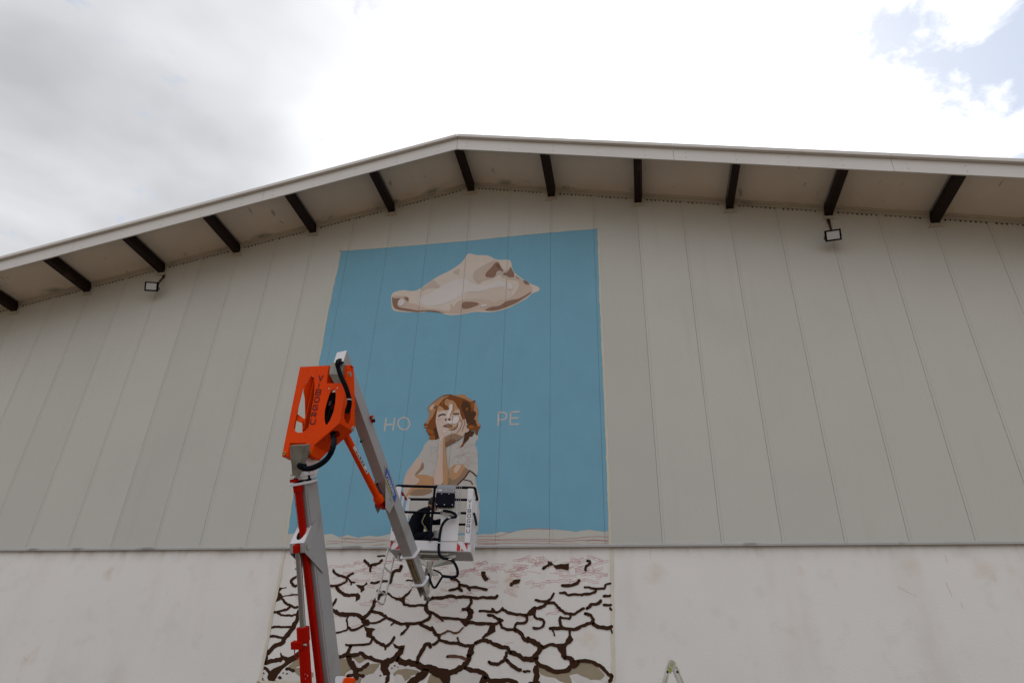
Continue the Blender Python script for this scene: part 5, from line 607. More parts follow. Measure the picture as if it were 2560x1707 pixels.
# flanges, inner section
def flange(c, w, hgt, t, name, m='white', par=None):
    mb = MB(); o = []
    for a in [k * pi / 8 + pi / 16 for k in range(16)]:
        sx = (abs(cos(a)) ** .35) * (1 if cos(a) > 0 else -1); sy = (abs(sin(a)) ** .35) * (1 if sin(a) > 0 else -1)
        o.append(c + l * sx * w + u1 * sy * hgt)
    mb.prism(o, a1 * t, m); return mb.build(name, par or lift, bevel=.002)
flange(F1 - a1 * .0, HW + .045, HH + .035, .022, 'wear_collar')
mb = MB(); mb.beam(F1 + a1 * .023, F2 + a1 * .0, l * .068, u1 * .072, 'innerboom'); ib = mb.build('inner_boom', lift, bevel=.004)
mb = MB(); mb.beam(F1 + a1 * .03 + u1 * .074 + l * .004, F2 - a1 * .03 + u1 * .074 + l * .004, l * .007, u1 * .0012, 'yellowstripe'); mb.build('marking_strip', ib)
mb = MB()
for s in (-1, 1): mb.beam(F1 + a1 * .024 + u1 * .0735 + l * s * .055, F2 - a1 * .002 + u1 * .0735 + l * s * .055, l * .010, u1 * .0012, 'galv')
mb.build('slide_strip', ib)
mb = MB(); mb.beam(F1 + a1 * .023 + l * .0705, F2 + l * .0705, l * .002, u1 * .068, 'boomgrey'); mb.build('side_skin', ib)
flange(F2 + a1 * .001, HW + .02, HH + .03, .02, 'nose_collar')
# nose
NZ = F2 + a1 * .022
mb = MB()
for s in (-1, 1): mb.beam(NZ + l * s * .062, NZ + a1 * .23 + l * s * .055, l * .006, u1 * .06, 'galv')
mb.beam(NZ - u1 * .045, NZ + a1 * .12 - u1 * .045, l * .054, u1 * .006, 'innerboom'); nose = mb.build('boom_nose', lift, bevel=.003)
mb = MB()
for s in (-.02, .02): mb.prism([NZ + a1 * .1 + l * s - u1 * .02, NZ + a1 * .1 + l * s + u1 * .045, NZ + a1 * .33 + l * s + u1 * .02, NZ + a1 * .33 + l * s - u1 * .03], l * .008, 'galv')
mb.tube([NZ + a1 * .17 - l * .075, NZ + a1 * .17 + l * .075], .018, 'galv', 10); mb.tube([NZ + a1 * .30 - l * .035, NZ + a1 * .30 + l * .035], .028, 'innerboom', 12)
mb.build('nose_link', lift)
# stains box on underside
# gussets and decal
def plate(pts, ext, m, name, par, holes=(), bev=.003):
    mb = MB(); mb.prism(pts, ext, m, holes); return mb.build(name, par, bevel=bev)
gs = plate(D['gusset'], l * -.006, 'boomgrey', 'gusset_plate', lift); plate(D['gusset_l'], l * .006, 'boomgrey', 'gusset_plate', lift)
st = plate(D['stick'], l * -.002, 'bluedecal', 'decal', gs, bev=0)
# decal lettering
def stroke3(mb, pts, o, ax, ay, nrm, w, m):
    """strokes in a plane: pts in (s, t) metres"""
    for a, b in zip(pts, pts[1:]):
        A = o + ax * a[0] + ay * a[1]; B = o + ax * b[0] + ay * b[1]; d = (B - A)
        if d.length < 1e-5: continue
        d.normalize(); s = nrm.cross(d).normalized() * w / 2; A = A - d * w * .4; B = B + d * w * .4
        mb.add([A + s, B + s, B - s, A - s], [(0, 1, 2, 3)], m)
GL = {'V': [[(0, 1), (.5, 0), (1, 1)]], 'I': [[(.5, 1), (.5, 0)]], 'B': [[(0, 0), (0, 1), (.9, 1), (1, .85), (1, .62), (.85, .5), (1, .38), (1, .12), (.9, 0), (0, 0)], [(0, .5), (.85, .5)]],
 'O': [[(.12, 0), (.88, 0), (1, .15), (1, .85), (.88, 1), (.12, 1), (0, .85), (0, .15), (.12, 0)]], 'G': [[(1, 1), (.12, 1), (0, .85), (0, .15), (.12, 0), (.88, 0), (1, .15), (1, .5), (.5, .5)]],
 'R': [[(0, 0), (0, 1), (.88, 1), (1, .85), (1, .6), (.88, .45), (.1, .45)], [(.6, .45), (1, 0)]], 'U': [[(0, 1), (0, .15), (.12, 0), (.88, 0), (1, .15), (1, 1)]], 'N': [[(0, 0), (0, 1), (1, 0), (1, 1)]], 'L': [[(0, 1), (0, 0), (1, 0)]], 'E': [[(1, 1), (0, 1), (0, 0), (1, 0)], [(0, .5), (.8, .5)]]}
def word(mb, txt, o, ax, ay, nrm, cw, chh, gap, w, m):
    for i, c in enumerate(txt):
        for s in GL[c]: stroke3(mb, [(x * cw, z * chh) for x, z in s], o + ax * (i * (cw + gap)), ax, ay, nrm, w, m)
sp = [V(p) for p in D['stick']]
d_ = (sp[2] - sp[0]); L_ = d_.length; d_.normalize(); ay = l.cross(d_).normalized(); ay = ay if ay.z > 0 else -ay
mb = MB(); word(mb, 'VIBOGRU', sp[0] + d_ * .09 - ay * .075 + l * .0025, d_, ay, l, .036, .045, .013, .009, 'whitedecal')
word(mb, 'NOLEGGIO', sp[0] + d_ * .12 - ay * .125 + l * .0025, d_, ay, l, .026, .030, .013, .008, 'yellowdecal'); mb.build('decal_lettering', gs)
# lift strut between knuckle and boom
sa, sb, stt = V(D['strut_a']), V(D['strut_b']), V(D['strut_t']); sdn_ = (sb - sa).normalized()
mb = MB(); mb.tube([stt, sb - sdn_ * .02], .050, 'orange', 20); mb.tube([sb - sdn_ * .06, sb - sdn_ * .02, sb + sdn_ * .05, sb + sdn_ * .075], [.052, .072, .072, .045], 'orange', 20, caps=True)
cyl = mb.build('boom_cylinder', lift, smooth=True)
mb = MB(); mb.box(sb + h * .10 - up * .06 + V((0, 0, 0)), l * .035, h * .09, up * .05, 'red'); mb.build('cylinder_clevis', lift, bevel=.004)
# label wrapped on the strut
tocam = (V(D['cam']['C']) - sa).normalized(); sr = tocam.cross(sdn_).normalized(); sr = sr if sr.x > 0 else -sr
sn = sdn_.cross(sr).normalized(); sn = sn if sn.dot(tocam) > 0 else -sn
def onc(s, ang, r): return sa + sdn_ * s + (sn * cos(ang) + sr * sin(ang)) * r
mb = MB(); n_ = 8; s0, s1 = .16, .62
for m_, r_o, b0, b1 in (('whitedecal', .0512, .25, 1.5), ('reddecal', .0516, .36, .46)):
    vs = [onc(s, b0 + (b1 - b0) * k / n_, r_o) for k in range(n_ + 1) for s in ((s0, s1) if m_ == 'whitedecal' else (s0 + .01, s1 - .012))]
    mb.add(vs, [(2 * k, 2 * k + 1, 2 * k + 3, 2 * k + 2) for k in range(n_)], m_)
for i, c in enumerate('NOLEGGIO'):
    for s in GL[c]:
        for a, b in zip(s, s[1:]):
            A = onc(s0 + .025 + (i + a[0] * .72) * .054, 1.35 - .70 * (1 - a[1]), .0522); B = onc(s0 + .025 + (i + b[0] * .72) * .054, 1.35 - .70 * (1 - b[1]), .0522)
            dd = (B - A)
            if dd.length < 1e-4: continue
            nn = (A - sa - sdn_ * (A - sa).dot(sdn_)).normalized(); ss = nn.cross(dd.normalized()) * .0065; mb.add([A + ss, B + ss, B - ss, A - ss], [(0, 1, 2, 3)], 'decaldark')
mb.build('cylinder_label', cyl)
# knuckle frame
kn = D['kn']
def V_(L): return [V(p) for p in L]
P = V_(kn['plate'])
kf = plate(P, h * .010, 'orange', 'knuckle_frame', lift, (kn['h1'], kn['h2']), .002)
def wallstrip(p, q, dp, dq, name='frame_web', t=None):
    p, q = V(p), V(q); t = t or V((0, 0, 0))
    e = (q - p).normalized(); n = e.cross(h).normalized() * .004
    mb = MB(); vs = [p + h * .011 - n, q + h * .011 - n, q + h * dq - n, p + h * dp - n]
    mb.prism(vs, n * 2, 'orange'); return mb.build(name, kf, bevel=.001)
sid = V_(kn['side'])
sdp = plate(sid[:6], -l * .010, 'orange', 'side_plate', kf, (kn['sidehole'],), .002)
ipl = [p - l * .60 for p in sid[:6]]
mb = MB(); mb.prism(ipl, l * .010, 'orange'); mb.build('side_plate', kf, bevel=.002)
back = lambda p: (V(p))
plate(V_(kn['web']), (P[6] - P[7]).cross(h).normalized() * .006, 'orange', 'lower_web', kf, (kn['webhole'], kn['webhole2']), .001); wallstrip(P[7], P[8], .28, .16); wallstrip(P[8], P[9], .17, .17); wallstrip(P[9], P[10], .17, .20); wallstrip(P[10], P[11], .20, .20)
wallstrip(P[11], P[12], .20, .17); wallstrip(P[12], P[13], .17, .17); wallstrip(P[13], P[0], .16, .10); wallstrip(P[0], P[1], .10, .10); wallstrip(P[1], P[2], .10, .2); wallstrip(P[2], P[3], .2, .2); wallstrip(P[4], P[5], .09, .09)
# inner rib seen through the left slot, brace, rear plate
plate(V_(kn['rib']), l * .008, 'orange', 'inner_rib', kf, bev=.001)
plate([p + h * .03 for p in V_(kn['brace'])], h * .008, 'orange', 'brace', kf, bev=.001)
plate([p + h * .27 for p in V_(kn['rear'])], h * .008, 'orange', 'rear_plate', kf, bev=.001)
# valve block and pipes behind the oval window, and a dark sheet for the shade inside
h2c = sum(V_(kn['h2']), V((0, 0, 0))) / len(kn['h2'])
mb = MB(); mb.box(h2c + h * .20 - l * .10, l * .15, h * .006, up * .30, 'dark'); 
for k in range(9): 
    c = h2c + h * rnd.uniform(.08, .15) + l * rnd.uniform(-.12, .02) + up * rnd.uniform(-.2, .2); mb.box(c, l * .014, h * .012, up * .018, rnd.choice(['galv', 'red', 'yellowdecal', 'galv', 'dark']))
mb.build('valve_block', kf)
for k in range(5):
    mb = MB(); o = h2c + h * (.05 + .015 * k) + l * (-.05 + .022 * k)
    mb.tube(spline([o + up * .22, o + up * .08 + l * rnd.uniform(-.03, .03), o - up * .06 + l * rnd.uniform(-.04, .03), o - up * .24], 5), .008, rnd.choice(['black', 'black', 'hose']), 8); mb.build('hydraulic_line', kf, smooth=True)
mb = MB(); mb.box(V(kn['h2'][0]) + h * .03 + up * -.005 + l * .01, l * .035, h * .012, up * .035, 'white'); mb.build('window_bracket', kf)
for p in kn['refl']:
    mb = MB(); p = V(p); mb.tube([p + h * .012, p - h * .004], .032, 'amber', 20)
    for a in (0, pi / 2): mb.box(p - h * .0045, (l * cos(a) + up * sin(a)) * .026, (up * cos(a) - l * sin(a)) * .0025, h * .0006, 'dark')
    mb.build('reflector', kf)
for i, p in enumerate(kn['bolts']):
    mb = MB(); p = V(p); mb.tube([p + h * .012, p], .010 if i > 1 else .006, 'galv' if i > 1 else 'red', 8); mb.build('bolt', kf)
for p in kn['sidebolts']:
    mb = MB(); p = V(p); mb.tube([p - l * .012, p + l * .004], .036, 'galv', 16); mb.tube([p, p + l * .014], .018, 'galv', 6); mb.build('pin', kf)
mb = MB()
for pl in kn['text']:
    q = V_(pl)
    for a, b in zip(q, q[1:]):
        d = (b - a)
        if d.length < 1e-4: continue
        d.normalize(); s = h.cross(d).normalized() * .0062; mb.add([a + s - d * .004, b + s + d * .004, b - s + d * .004, a - s - d * .004], [(0, 1, 2, 3)], 'decaldark')
mb.build('frame_lettering', kf)
# warning light on far side of upper boom
mb = MB(); wl = T0 + a1 * 1.02 + l * HW * 1.25 - u1 * .10
mb.box(wl, l * .02, a1 * .05, u1 * .02, 'red'); mb.box(wl - a1 * .02 + l * .02, l * .015, a1 * .015, u1 * .025, 'galv'); mb.box(wl + a1 * .03 + l * .015, l * .012, a1 * .02, u1 * .015, 'black'); mb.build('limit_switch', lift)
mb = MB(); c = T0 + a1 * 1.25 - l * .05 + u1 * HH * 1.05; mb.box(c, l * .022, a1 * .02, u1 * .012, 'galv'); mb.tube([c + u1 * .01, c + u1 * .03], .012, 'dark', 8); mb.build('cable_guide', lift)
mb = MB(); c = T0 + a1 * 1.93 - l * .03 + u1 * HH * 1.08; mb.box(c, l * .03, a1 * .02, u1 * .02, 'galv'); mb.tube([c + u1 * .01, c + u1 * .04], .014, 'dark', 8)
mb.tube(spline([c + u1 * .03, c + a1 * .10 + u1 * .05 + l * .02, c + a1 * .2 + u1 * .08 + l * .05, c + a1 * .32 + u1 * .06], 5), .006, 'black', 6); mb.build('cable_guide', lift, smooth=True)

# lower boom, two tubes of section .195 x .26
LW, LH = .195, .255
cA = LA - l * LW / 2 - n2 * LH / 2; cB = LB - l * LW / 2 - n2 * LH / 2 - a2 * .95
mb = MB(); mb.beam(cB, cA - a2 * .01, l * LW / 2, n2 * LH / 2, 'boomgrey'); lb = mb.build('lower_boom', lift, bevel=.006)
mb = MB(); e = LA + l * .003 - n2 * .028; e2 = LB + l * .003 - n2 * .028 - a2 * .9
mb.beam(e2, e - a2 * .1, l * .0022, n2 * .004, 'greydecal'); mb.build('cable_channel', lb)
mb = MB(); rt, rb = V(D['red_top']), V(D['red_bot']); rd = (rt - rb).normalized()
rt2 = rt + rd * .02; mb.beam(rb - rd * .9, rt2, l * .040, n2 * .028, 'red'); mb.build('levelling_bar', lift, bevel=.008)
mb = MB(); mb.box(rt + rd * .03, l * .052, n2 * .04, rd * .05, 'red'); mb.build('levelling_bar_eye', lift, bevel=.01)
cl_ = plate(D['clev'], -n2 * .11, 'galvdark', 'boom_head_bracket', lift, bev=.006)
plate(D['headdisc'], -l * .13, 'white', 'boom_head_hub', lift, bev=.02)
def hoop(c, ax, ay, nz, ra, rb_, t, m, name, inner=.72):
    mb = MB(); o = [c + ax * cos(a) * ra + ay * sin(a) * rb_ for a in [k * pi / 14 for k in range(28)]]; i_ = [c + ax * cos(a) * ra * inner + ay * sin(a) * rb_ * inner for a in [k * pi / 14 for k in range(28)]]
    mb.prism(o, nz * t, m, (i_,)); return mb.build(name, lift, bevel=.003)
ctr = LA - l * LW / 2 - n2 * (LH * .35) - a2 * .0
hoop(ctr + a2 * .055, l, n2, a2, .15, .20, .022, 'white', 'rotation_flange', .60)
hoop(ctr - a2 * .05, l, n2, a2, .155, .21, .030, 'white', 'rotation_flange', .60)
mb = MB(); mb.tube([ctr - a2 * .02, ctr + a2 * .055], .11, 'black', 20); mb.build('rotation_hub', lift, smooth=True)
mb = MB(); rr_ = ctr + n2 * .13 - l * .02; mb.box(rr_ + a2 * .015, l * .05, n2 * .04, a2 * .02, 'red'); mb.build('rotation_stop', lift, bevel=.006)
mb = MB()
for k in range(10):
    a = 2 * pi * k / 10; c = ctr + l * cos(a) * .125 + n2 * sin(a) * .17; mb.tube([c + a2 * .077, c + a2 * .092], .011, 'galv', 6)
tag(mb.build('flange_bolts', lift), kind='stuff')
# wedge bracket
wr = V_(D['wedge_r']); WD = LW + .03
ww = plate(wr, l * .008, 'boomgrey', 'bracket_plate', lift, bev=.002)
plate([p - l * WD for p in wr], -l * .008, 'boomgrey', 'bracket_plate', lift, bev=.002)
a_, b_, c_, d__ = wr[1], wr[2], wr[3], wr[0]
def webq(p, q, m, name, x0=0., x1=1.):
    mb = MB(); A = p - l * WD * x0; B = p - l * WD * x1; C = q - l * WD * x1; E = q - l * WD * x0; n = (q - p).cross(l).normalized() * .006
    mb.prism([A, B, C, E], n, m); return mb.build(name, lift, bevel=.002)
# top web with opening for the bar
pW = [a_, a_ - l * WD, b_ - l * WD, b_]
ctrw = (a_ + b_) / 2 - l * WD * .5; ew = (b_ - a_).normalized(); nw = ew.cross(l).normalized(); nw = nw if nw.y < 0 else -nw
holep = [ctrw + l * cos(t) * .06 + ew * sin(t) * .075 for t in [k * pi / 8 for k in range(16)]]
plate(pW, nw * .006, 'white', 'bracket_web', lift, (holep,), .002)
webq(b_, c_, 'boomgrey', 'bracket_web', 0, .27); webq(b_, c_, 'boomgrey', 'bracket_web', .63, 1.)
mb = MB(); pc = (b_ + c_) / 2 - n2 * .06; mb.tube([pc + l * .02, pc - l * (WD + .02)], .030, 'galv', 16); mb.tube([pc + l * .008, pc + l * .022], .038, 'galv', 16); mb.build('bracket_pin', lift)
mb = MB(); mb.box(b_ * .5 + c_ * .5 - l * WD * .45, l * .04, n2 * .05, (c_ - b_) * .42, 'red'); mb.build('rod_eye', lift, bevel=.006)
# cylinder
t0, t1, t2, t3 = V(D['rod_top']), V(D['rod_mid']), V(D['cyl_bot']), V(D['cyl_low'])
dcy = (t3 - t0).normalized(); L0 = (t1 - t0).dot(dcy)
q = t0 + dcy * L0
mb = MB(); mb.tube([t0 + dcy * .03, q + dcy * .1], .037, 'chrome', 20); mb.build('cylinder_rod', lift, smooth=True)
mb = MB(); lowend = q + dcy * 1.45
mb.tube([q + dcy * .012, q, q, q + dcy * .16, q + dcy * .161, lowend], [.045, .045, .078, .078, .068, .068], 'red', 24); cy2 = mb.build('lift_cylinder', lift, smooth=True)
sl_ = l.cross(dcy).normalized()
mb = MB(); vb = q + dcy * .19 - l * .05 + n2 * .05; mb.box(vb, l * .085, n2 * .035, dcy * .045, 'red'); mb.tube([vb + l * .085 , vb + l * .13], .018, 'galv', 8); mb.build('valve_block', cy2, bevel=.008)
mb = MB(); mb.tube(spline([vb - l * .05 + dcy * .04, vb - l * .06 + dcy * .09, vb - l * .045 + dcy * .14, vb - l * .01 + dcy * .17], 5), .007, 'red', 8); mb.build('hydraulic_pipe', cy2, smooth=True)
mb = MB()
ts = q + dcy * .52 
for i, c in enumerate('VIBOGRU'):
    for s in GL[c]:
        for a, b in zip(s, s[1:]):
            def oc(s_, ang): return ts + dcy * s_ + (n2 * cos(ang) + l * sin(ang)) * .0688
            A = oc((i + a[0] * .75) * .085, .55 + .5 * (1 - a[1])); B = oc((i + b[0] * .75) * .085, .55 + .5 * (1 - b[1])); dd = B - A
            if dd.length < 1e-4: continue
            nn = (A - ts - dcy * (A - ts).dot(dcy)).normalized(); ss = nn.cross(dd.normalized()) * .003; mb.add([A + ss, B + ss, B - ss, A - ss], [(0, 1, 2, 3)], 'whitedecal')
mb.build('cylinder_lettering', cy2)
plate(D['orange_box'], h * .05, 'orange', 'link_bracket', lift, bev=.01)
plate(D['white_lug'], h * .05, 'white', 'link_lug', lift, bev=.012)
# hoses
for k_, r in (('hose1', .034), ('hose2', .029)):
    pts = spline(D[k_], 7); rs = [r * (1 + .07 * (1 if i % 2 else -1)) for i in range(len(pts) * 3)]
    pp_ = []
    for a, b in zip(pts, pts[1:]): pp_ += [a + (b - a) * t / 3 for t in range(3)]
    pp_.append(pts[-1]); mb = MB(); mb.tube(pp_, rs[:len(pp_)], 'hose', 14); mb.build('hose', lift, smooth=True)
hh2 = V(D['hose2'][7]); mb = MB(); mb.tube([hh2 + up * .006, hh2 - up * .006], .036, 'galv', 16); mb.tube([hh2 - l * .03 , hh2 - l * .055], .005, 'galv', 6); mb.build('hose_clamp', lift)

# basket
bk = D['bk']; bo, ex, ey = V(bk['o']), V(bk['ex']), V(bk['ey'])
def bp(u, d, z): return bo + ex * u + ey * d + up * z
W_, DP, RH = 1.33, .72, 1.06
basket = MB()
# floor tray with rounded corners
def tray(z0, z1, ins, m, name, par, t=None):
    r = .06; pts = []
    for cx_, cy_, a0 in ((W_ - r - ins, ins + r, -pi / 2), (W_ - r - ins, DP - r - ins, 0), (r + ins, DP - r - ins, pi / 2), (r + ins, ins + r, pi)):
        for k in range(5): a = a0 + k * pi / 8; pts.append(bp(cx_ + cos(a) * r, cy_ + sin(a) * r, z0))
    hl = ()
    if t:
        hl = ([bo + (p - bo) for p in [bp(W_ / 2, DP / 2, z0) + ((p - bp(W_ / 2, DP / 2, z0)) * (1 - t)) for p in pts]],)
    mb = MB(); mb.prism(pts, up * (z1 - z0), m, hl); return mb.build(name, par, bevel=.004)
bfl = tray(0, .012, 0, 'boomgrey', 'basket_floor', lift)
tb = tray(.013, .165, 0, 'white', 'toe_board', lift, .012)
mb = MB()
for uu, sgn in ((.0, 1), (1.10, -1)):
    z0, z1 = .018, .148
    def Q(p): return [bp(a, -.0015, b) for a, b in p]
    w = .055
    if sgn > 0:
        mb.add(Q([(.012, z0), (.055, z1 - .03), (.03, z1), (.012, z1)]), [(0, 1, 2, 3)], 'reddecal'); mb.add(Q([(.09, z0), (.165, z0), (.205, z1), (.185, z1), (.13, z0 + .04)]), [(0, 1, 2, 3, 4)], 'reddecal')
        mb.add(Q([(.07, z0), (.13, z0), (.13, z0 + .01)]), [(0, 1, 2)], 'reddecal')
    else:
        mb.add(Q([(1.095, z0), (1.095, z1), (1.15, z1 - .055), (1.15, z0)]), [(0, 1, 2, 3)], 'reddecal'); mb.add(Q([(1.165, z0), (1.165, z0 + .04), (1.215, z0)]), [(0, 1, 2)], 'reddecal')
        mb.add(Q([(1.21, z1), (1.262, z0 + .02), (1.268, z0 + .02), (1.268, z1)]), [(0, 1, 2, 3)], 'reddecal')
mb.build('hazard_marking', tb)
TR = .0225
def tube(path, r, m, name, par, n=12, sm=True):
    mb = MB(); mb.tube(path, r, m, n); return mb.build(name, par, smooth=sm)
tube(spline([bp(.0, .015, RH - .01), bp(.05, 0, RH), bp(.4, 0, RH), bp(.9, 0, RH), bp(W_ - .06, 0, RH), bp(W_, .05, RH), bp(W_, .3, RH), bp(W_, DP - .04, RH), bp(W_ - .03, DP, RH), bp(W_ - .1, DP, RH), bp(.7, DP, RH - .01), bp(.1, DP, RH - .02)], 6), TR, 'black', 'top_rail', lift)
tube([bp(.02, .06, RH - .02), bp(.06, DP - .03, RH - .03)], TR * .95, 'red', 'entry_bar', lift)
tube([bp(.03, 0, .62), bp(.82, 0, .62)], TR * .9, 'black', 'mid_rail', lift); tube([bp(1.08, 0, .63), bp(W_ - .03, 0, .63)], TR * .9, 'black', 'mid_rail', lift)
tube(spline([bp(W_ + .01, .02, .63), bp(W_ + .012, .3, .63), bp(W_ + .01, DP - .02, .62)], 4), TR * .95, 'black', 'mid_rail', lift); tube([bp(.1, DP, .615), bp(W_, DP, .62)], TR * .9, 'black', 'mid_rail', lift)
def post(u, d, w, name='basket_post', m='white', z0=.14, z1=RH - .02, dd=.02):
    mb = MB(); mb.beam(bp(u, d, z0), bp(u, d, z1), ex * w, ey * dd, m); return mb.build(name, lift, bevel=.008)
pR = post(1.262, -.005, .048, dd=.03); pL = post(.045, -.005, .045, dd=.03)
post(1.315, DP - .02, .022); post(W_ - .035, DP * .62, .02); post(.10, DP - .01, .035); post(.06, DP * .55, .02, z1=RH - .06)
for u, nm in ((1.262, pR), (.045, pL)):
    mb = MB()
    for i, c in enumerate('VIBOGRU'):
        for s in GL[c]: stroke3(mb, [(x * .046, z * .052) for x, z in s], bp(u - .022, -.0362, .80 - i * .083), ex, up, -ey, .0095, 'decaldark')
    mb.build('post_lettering', nm)
vt = tube([bp(.65, -.022, .16), bp(.655, -.022, RH)], TR * .95, 'black', 'gate_post', lift)
mb = MB(); mb.prism([bp(.80, -.012, .167), bp(1.10, -.012, .167), bp(1.10, -.012, .61), bp(.80, -.012, .60)], ey * .008, 'white'); mb.build('back_panel', lift, bevel=.003)
mb = MB()
for z in (.615, .64): mb.beam(bp(.79, -.03, z), bp(1.12, -.03, z), ey * .004, up * .006, 'alu')
mb.build('panel_rail', lift)
# control console
mb = MB(); c0 = bp(.86, -.10, .80)
mb.box(c0, ex * .155, ey * .085, up * .115, 'blackbox'); cbx = mb.build('control_box', lift, bevel=.018, seg=3)
mb = MB(); mb.prism([bp(.71, -.17, .90), bp(1.01, -.17, .90), bp(1.01, -.17, .985), bp(.71, -.17, .985)], ey * .15, 'boxgrey'); mb.prism([bp(.705, -.165, .987), bp(1.02, -.165, .987), bp(1.02, -.02, 1.095), bp(.705, -.02, 1.095)], ey * .03, 'boxgrey'); mb.build('control_lid', lift, bevel=.008)
mb = MB()
for u in (.73, .86, .99):
    for z, yy in ((.955, -.1705), (.71, -.186)): mb.tube([bp(u, yy, z), bp(u, yy - .006, z)], .008, 'alu', 8)
for u in (.80, .92): mb.tube([bp(u, -.186, .89), bp(u, -.192, .89)], .007, 'alu', 8)
tag(mb.build('console_screws', cbx), kind='stuff')
for u in (.755, .81, .90, .95, .99):
    mb = MB(); mb.tube([bp(u, -.10, .685), bp(u, -.10, .665), bp(u, -.10, .664), bp(u, -.10, .64)], [.018, .018, .012, .012], 'galv', 10); mb.build('cable_gland', cbx)
mb = MB(); mb.prism([bp(.735, -.1715, .945), bp(.80, -.1715, .945), bp(.80, -.1715, .965), bp(.735, -.1715, .965)], -ey * .001, 'whitedecal'); mb.build('console_label', cbx)
for u in (1.035, 1.075, 1.105): tube([bp(u, -.04, .62), bp(u, -.04, 1.07)], .004, 'wire', 'guard_wire', lift, 6)
tube([bp(1.02, -.04, 1.07), bp(1.12, -.04, 1.07)], .008, 'wire', 'guard_wire', lift, 8)
# hoses of the console
tube(spline([bp(*p) for p in bk['tubehose']], 6), .0225, 'hose', 'hose', lift, 12); tube(spline([bp(*p) for p in bk['ysplit1']], 6), .018, 'hose', 'hose', lift, 10); tube(spline([bp(*p) for p in bk['ysplit2']], 6), .013, 'hose', 'hose', lift, 10)
for i in (4, 8, 12):
    p = bp(*bk['tubehose'][i]); mb = MB(); mb.box(p, ex * .024, ey * .024, up * .008, 'alu'); mb.tube([p - ex * .02, p - ex * .045], .006, 'alu', 6); mb.build('hose_clip', lift)
# under-basket mounting: spider, tray bars and rotator
hub = V(D['hub']); hb = bp(.66, .15, -.20)
mb = MB()
for u, d in ((.30, .10), (1.08, .10), (.36, .6), (1.02, .6)):
    p = bp(u, d, -.03); mb.beam(p, hb + (p - hb) * .12, ey * .012, up * .035, 'galv'); mb.beam(bp(u, d, -.012), bp(u + (.18 if u < .6 else -.18), d, -.012), ey * .04, up * .010, 'galv')
mb.build('basket_spider', lift, bevel=.003)
mb = MB()
for d in (.08, .2): mb.beam(bp(.34, d, -.022), bp(.96, d, -.022), ey * .018, up * .018, 'galv')
mb.beam(bp(.5, .32, -.04), bp(.86, .32, -.04), ey * .09, up * .012, 'innerboom'); mb.build('floor_cross_member', lift, bevel=.002)
mb = MB(); mb.tube([hb + up * .07, hb + up * .02, hb - up * .02, hb - up * .10], [.05, .05, .035, .035], 'galv', 16); mb.build('basket_rotator', lift, smooth=True)
end = NZ + a1 * .17
mb = MB()
for s in (-1, 1): mb.beam(hb - up * .05 + l * s * .045, end + l * s * .045, l * .006, a1 * .05, 'galv')
mb.build('basket_link', lift, bevel=.003)
mb = MB(); mb.box(hb - up * .12 + ex * .08, ex * .07, ey * .03, up * .022, 'galv'); mb.tube([hb - up * .10 + ex * .04, hb - up * .10 + ex * .19], .012, 'alu', 8); mb.box(hb - up * .10 + ex * .05 - ey * .04, ex * .012, ey * .008, up * .008, 'yellowdecal'); mb.build('rotator_valve', lift)
mb = MB(); c = bp(.13, .32, -.055); mb.tube([c + up * .05, c - up * .05], .038, 'galv', 14); mb.build('floor_foot', lift, smooth=True)
# access ladder hooked at the left end
LL, LR = [bp(*p) for p in bk['ladL']], [bp(*p) for p in bk['ladR']]
path = LL[:-1] + [LL[-1]] + [(LL[-1] + LR[-1]) / 2 - up * .005] + LR[::-1]
tube(spline(path, 5), .0155, 'alu', 'access_ladder_frame', lift, 10)
for t in (.34, .80):
    def il(P_, t):
        z = P_[0].z + (P_[-1].z - P_[0].z) * t
        for a, b in zip(P_, P_[1:]):
            if b.z <= z <= a.z: k = (a.z - z) / max(1e-6, a.z - b.z); return a + (b - a) * k
        return P_[-1]
    mb = MB(); mb.beam(il(LL, t), il(LR, t), ex * .016, up * .008, 'alu'); mb.build('ladder_rung', lift, bevel=.002)
mb = MB(); mb.tube([LL[0] + up * .03 - ex * .03, LL[0] + up * .03 + ex * .06], .012, 'galv', 8); mb.box(LL[0] + up * .02, ex * .012, ey * .012, up * .02, 'galv'); mb.build('ladder_hook', lift)

# chassis and turret on the ground (below the frame)
mb = MB(); mb.box(piv - up * .28, l * .19, h * .26, up * .34, 'orange'); mb.build('turret', lift, bevel=.02)
mb = MB(); mb.tube([piv - up * .62, V((piv.x, piv.y, .42))], .26, 'galv', 24); mb.build('slew_ring', lift, smooth=True)
cg = V((piv.x, piv.y, 0))
mb = MB(); mb.box(cg + up * .36, l * .34, h * .75, up * .07, 'orange'); mb.build('chassis', lift, bevel=.02)
for s in (-1, 1):
    mb = MB(); o = []
    for cxx, a0 in ((.62, -pi / 2), (-.62, pi / 2)):
        for k in range(9): a = a0 + k * pi / 8; o.append(cg + l * (s * .42 - .11) + h * (cxx + cos(a) * .16) + up * (.162 + sin(a) * .16))
    mb.prism(o, l * .22, 'tyre'); mb.build('crawler_track', lift, bevel=.01)
for sx_ in (-1, 1):
    for sy_ in (-1, 1):
        e = cg + l * sx_ * 1.25 + h * sy_ * 1.25; mb = MB(); mb.beam(cg + l * sx_ * .3 + h * sy_ * .6 + up * .38, e + up * .42, up * .05, (l * -sy_ + h * sx_).normalized() * .05, 'orange'); mb.tube([e + up * .5, e + up * .04], .03, 'chrome', 12); mb.tube([e + up * .04, e], .13, 'galv', 20)
        mb.build('outrigger', lift, bevel=.004)
mb = MB(); mb.box(lowend - dcy * .02, l * .05, h * .06, up * .05, 'red'); mb.beam(lowend, piv - up * .1, l * .05, h * .05, 'orange'); mb.build('cylinder_foot', lift)

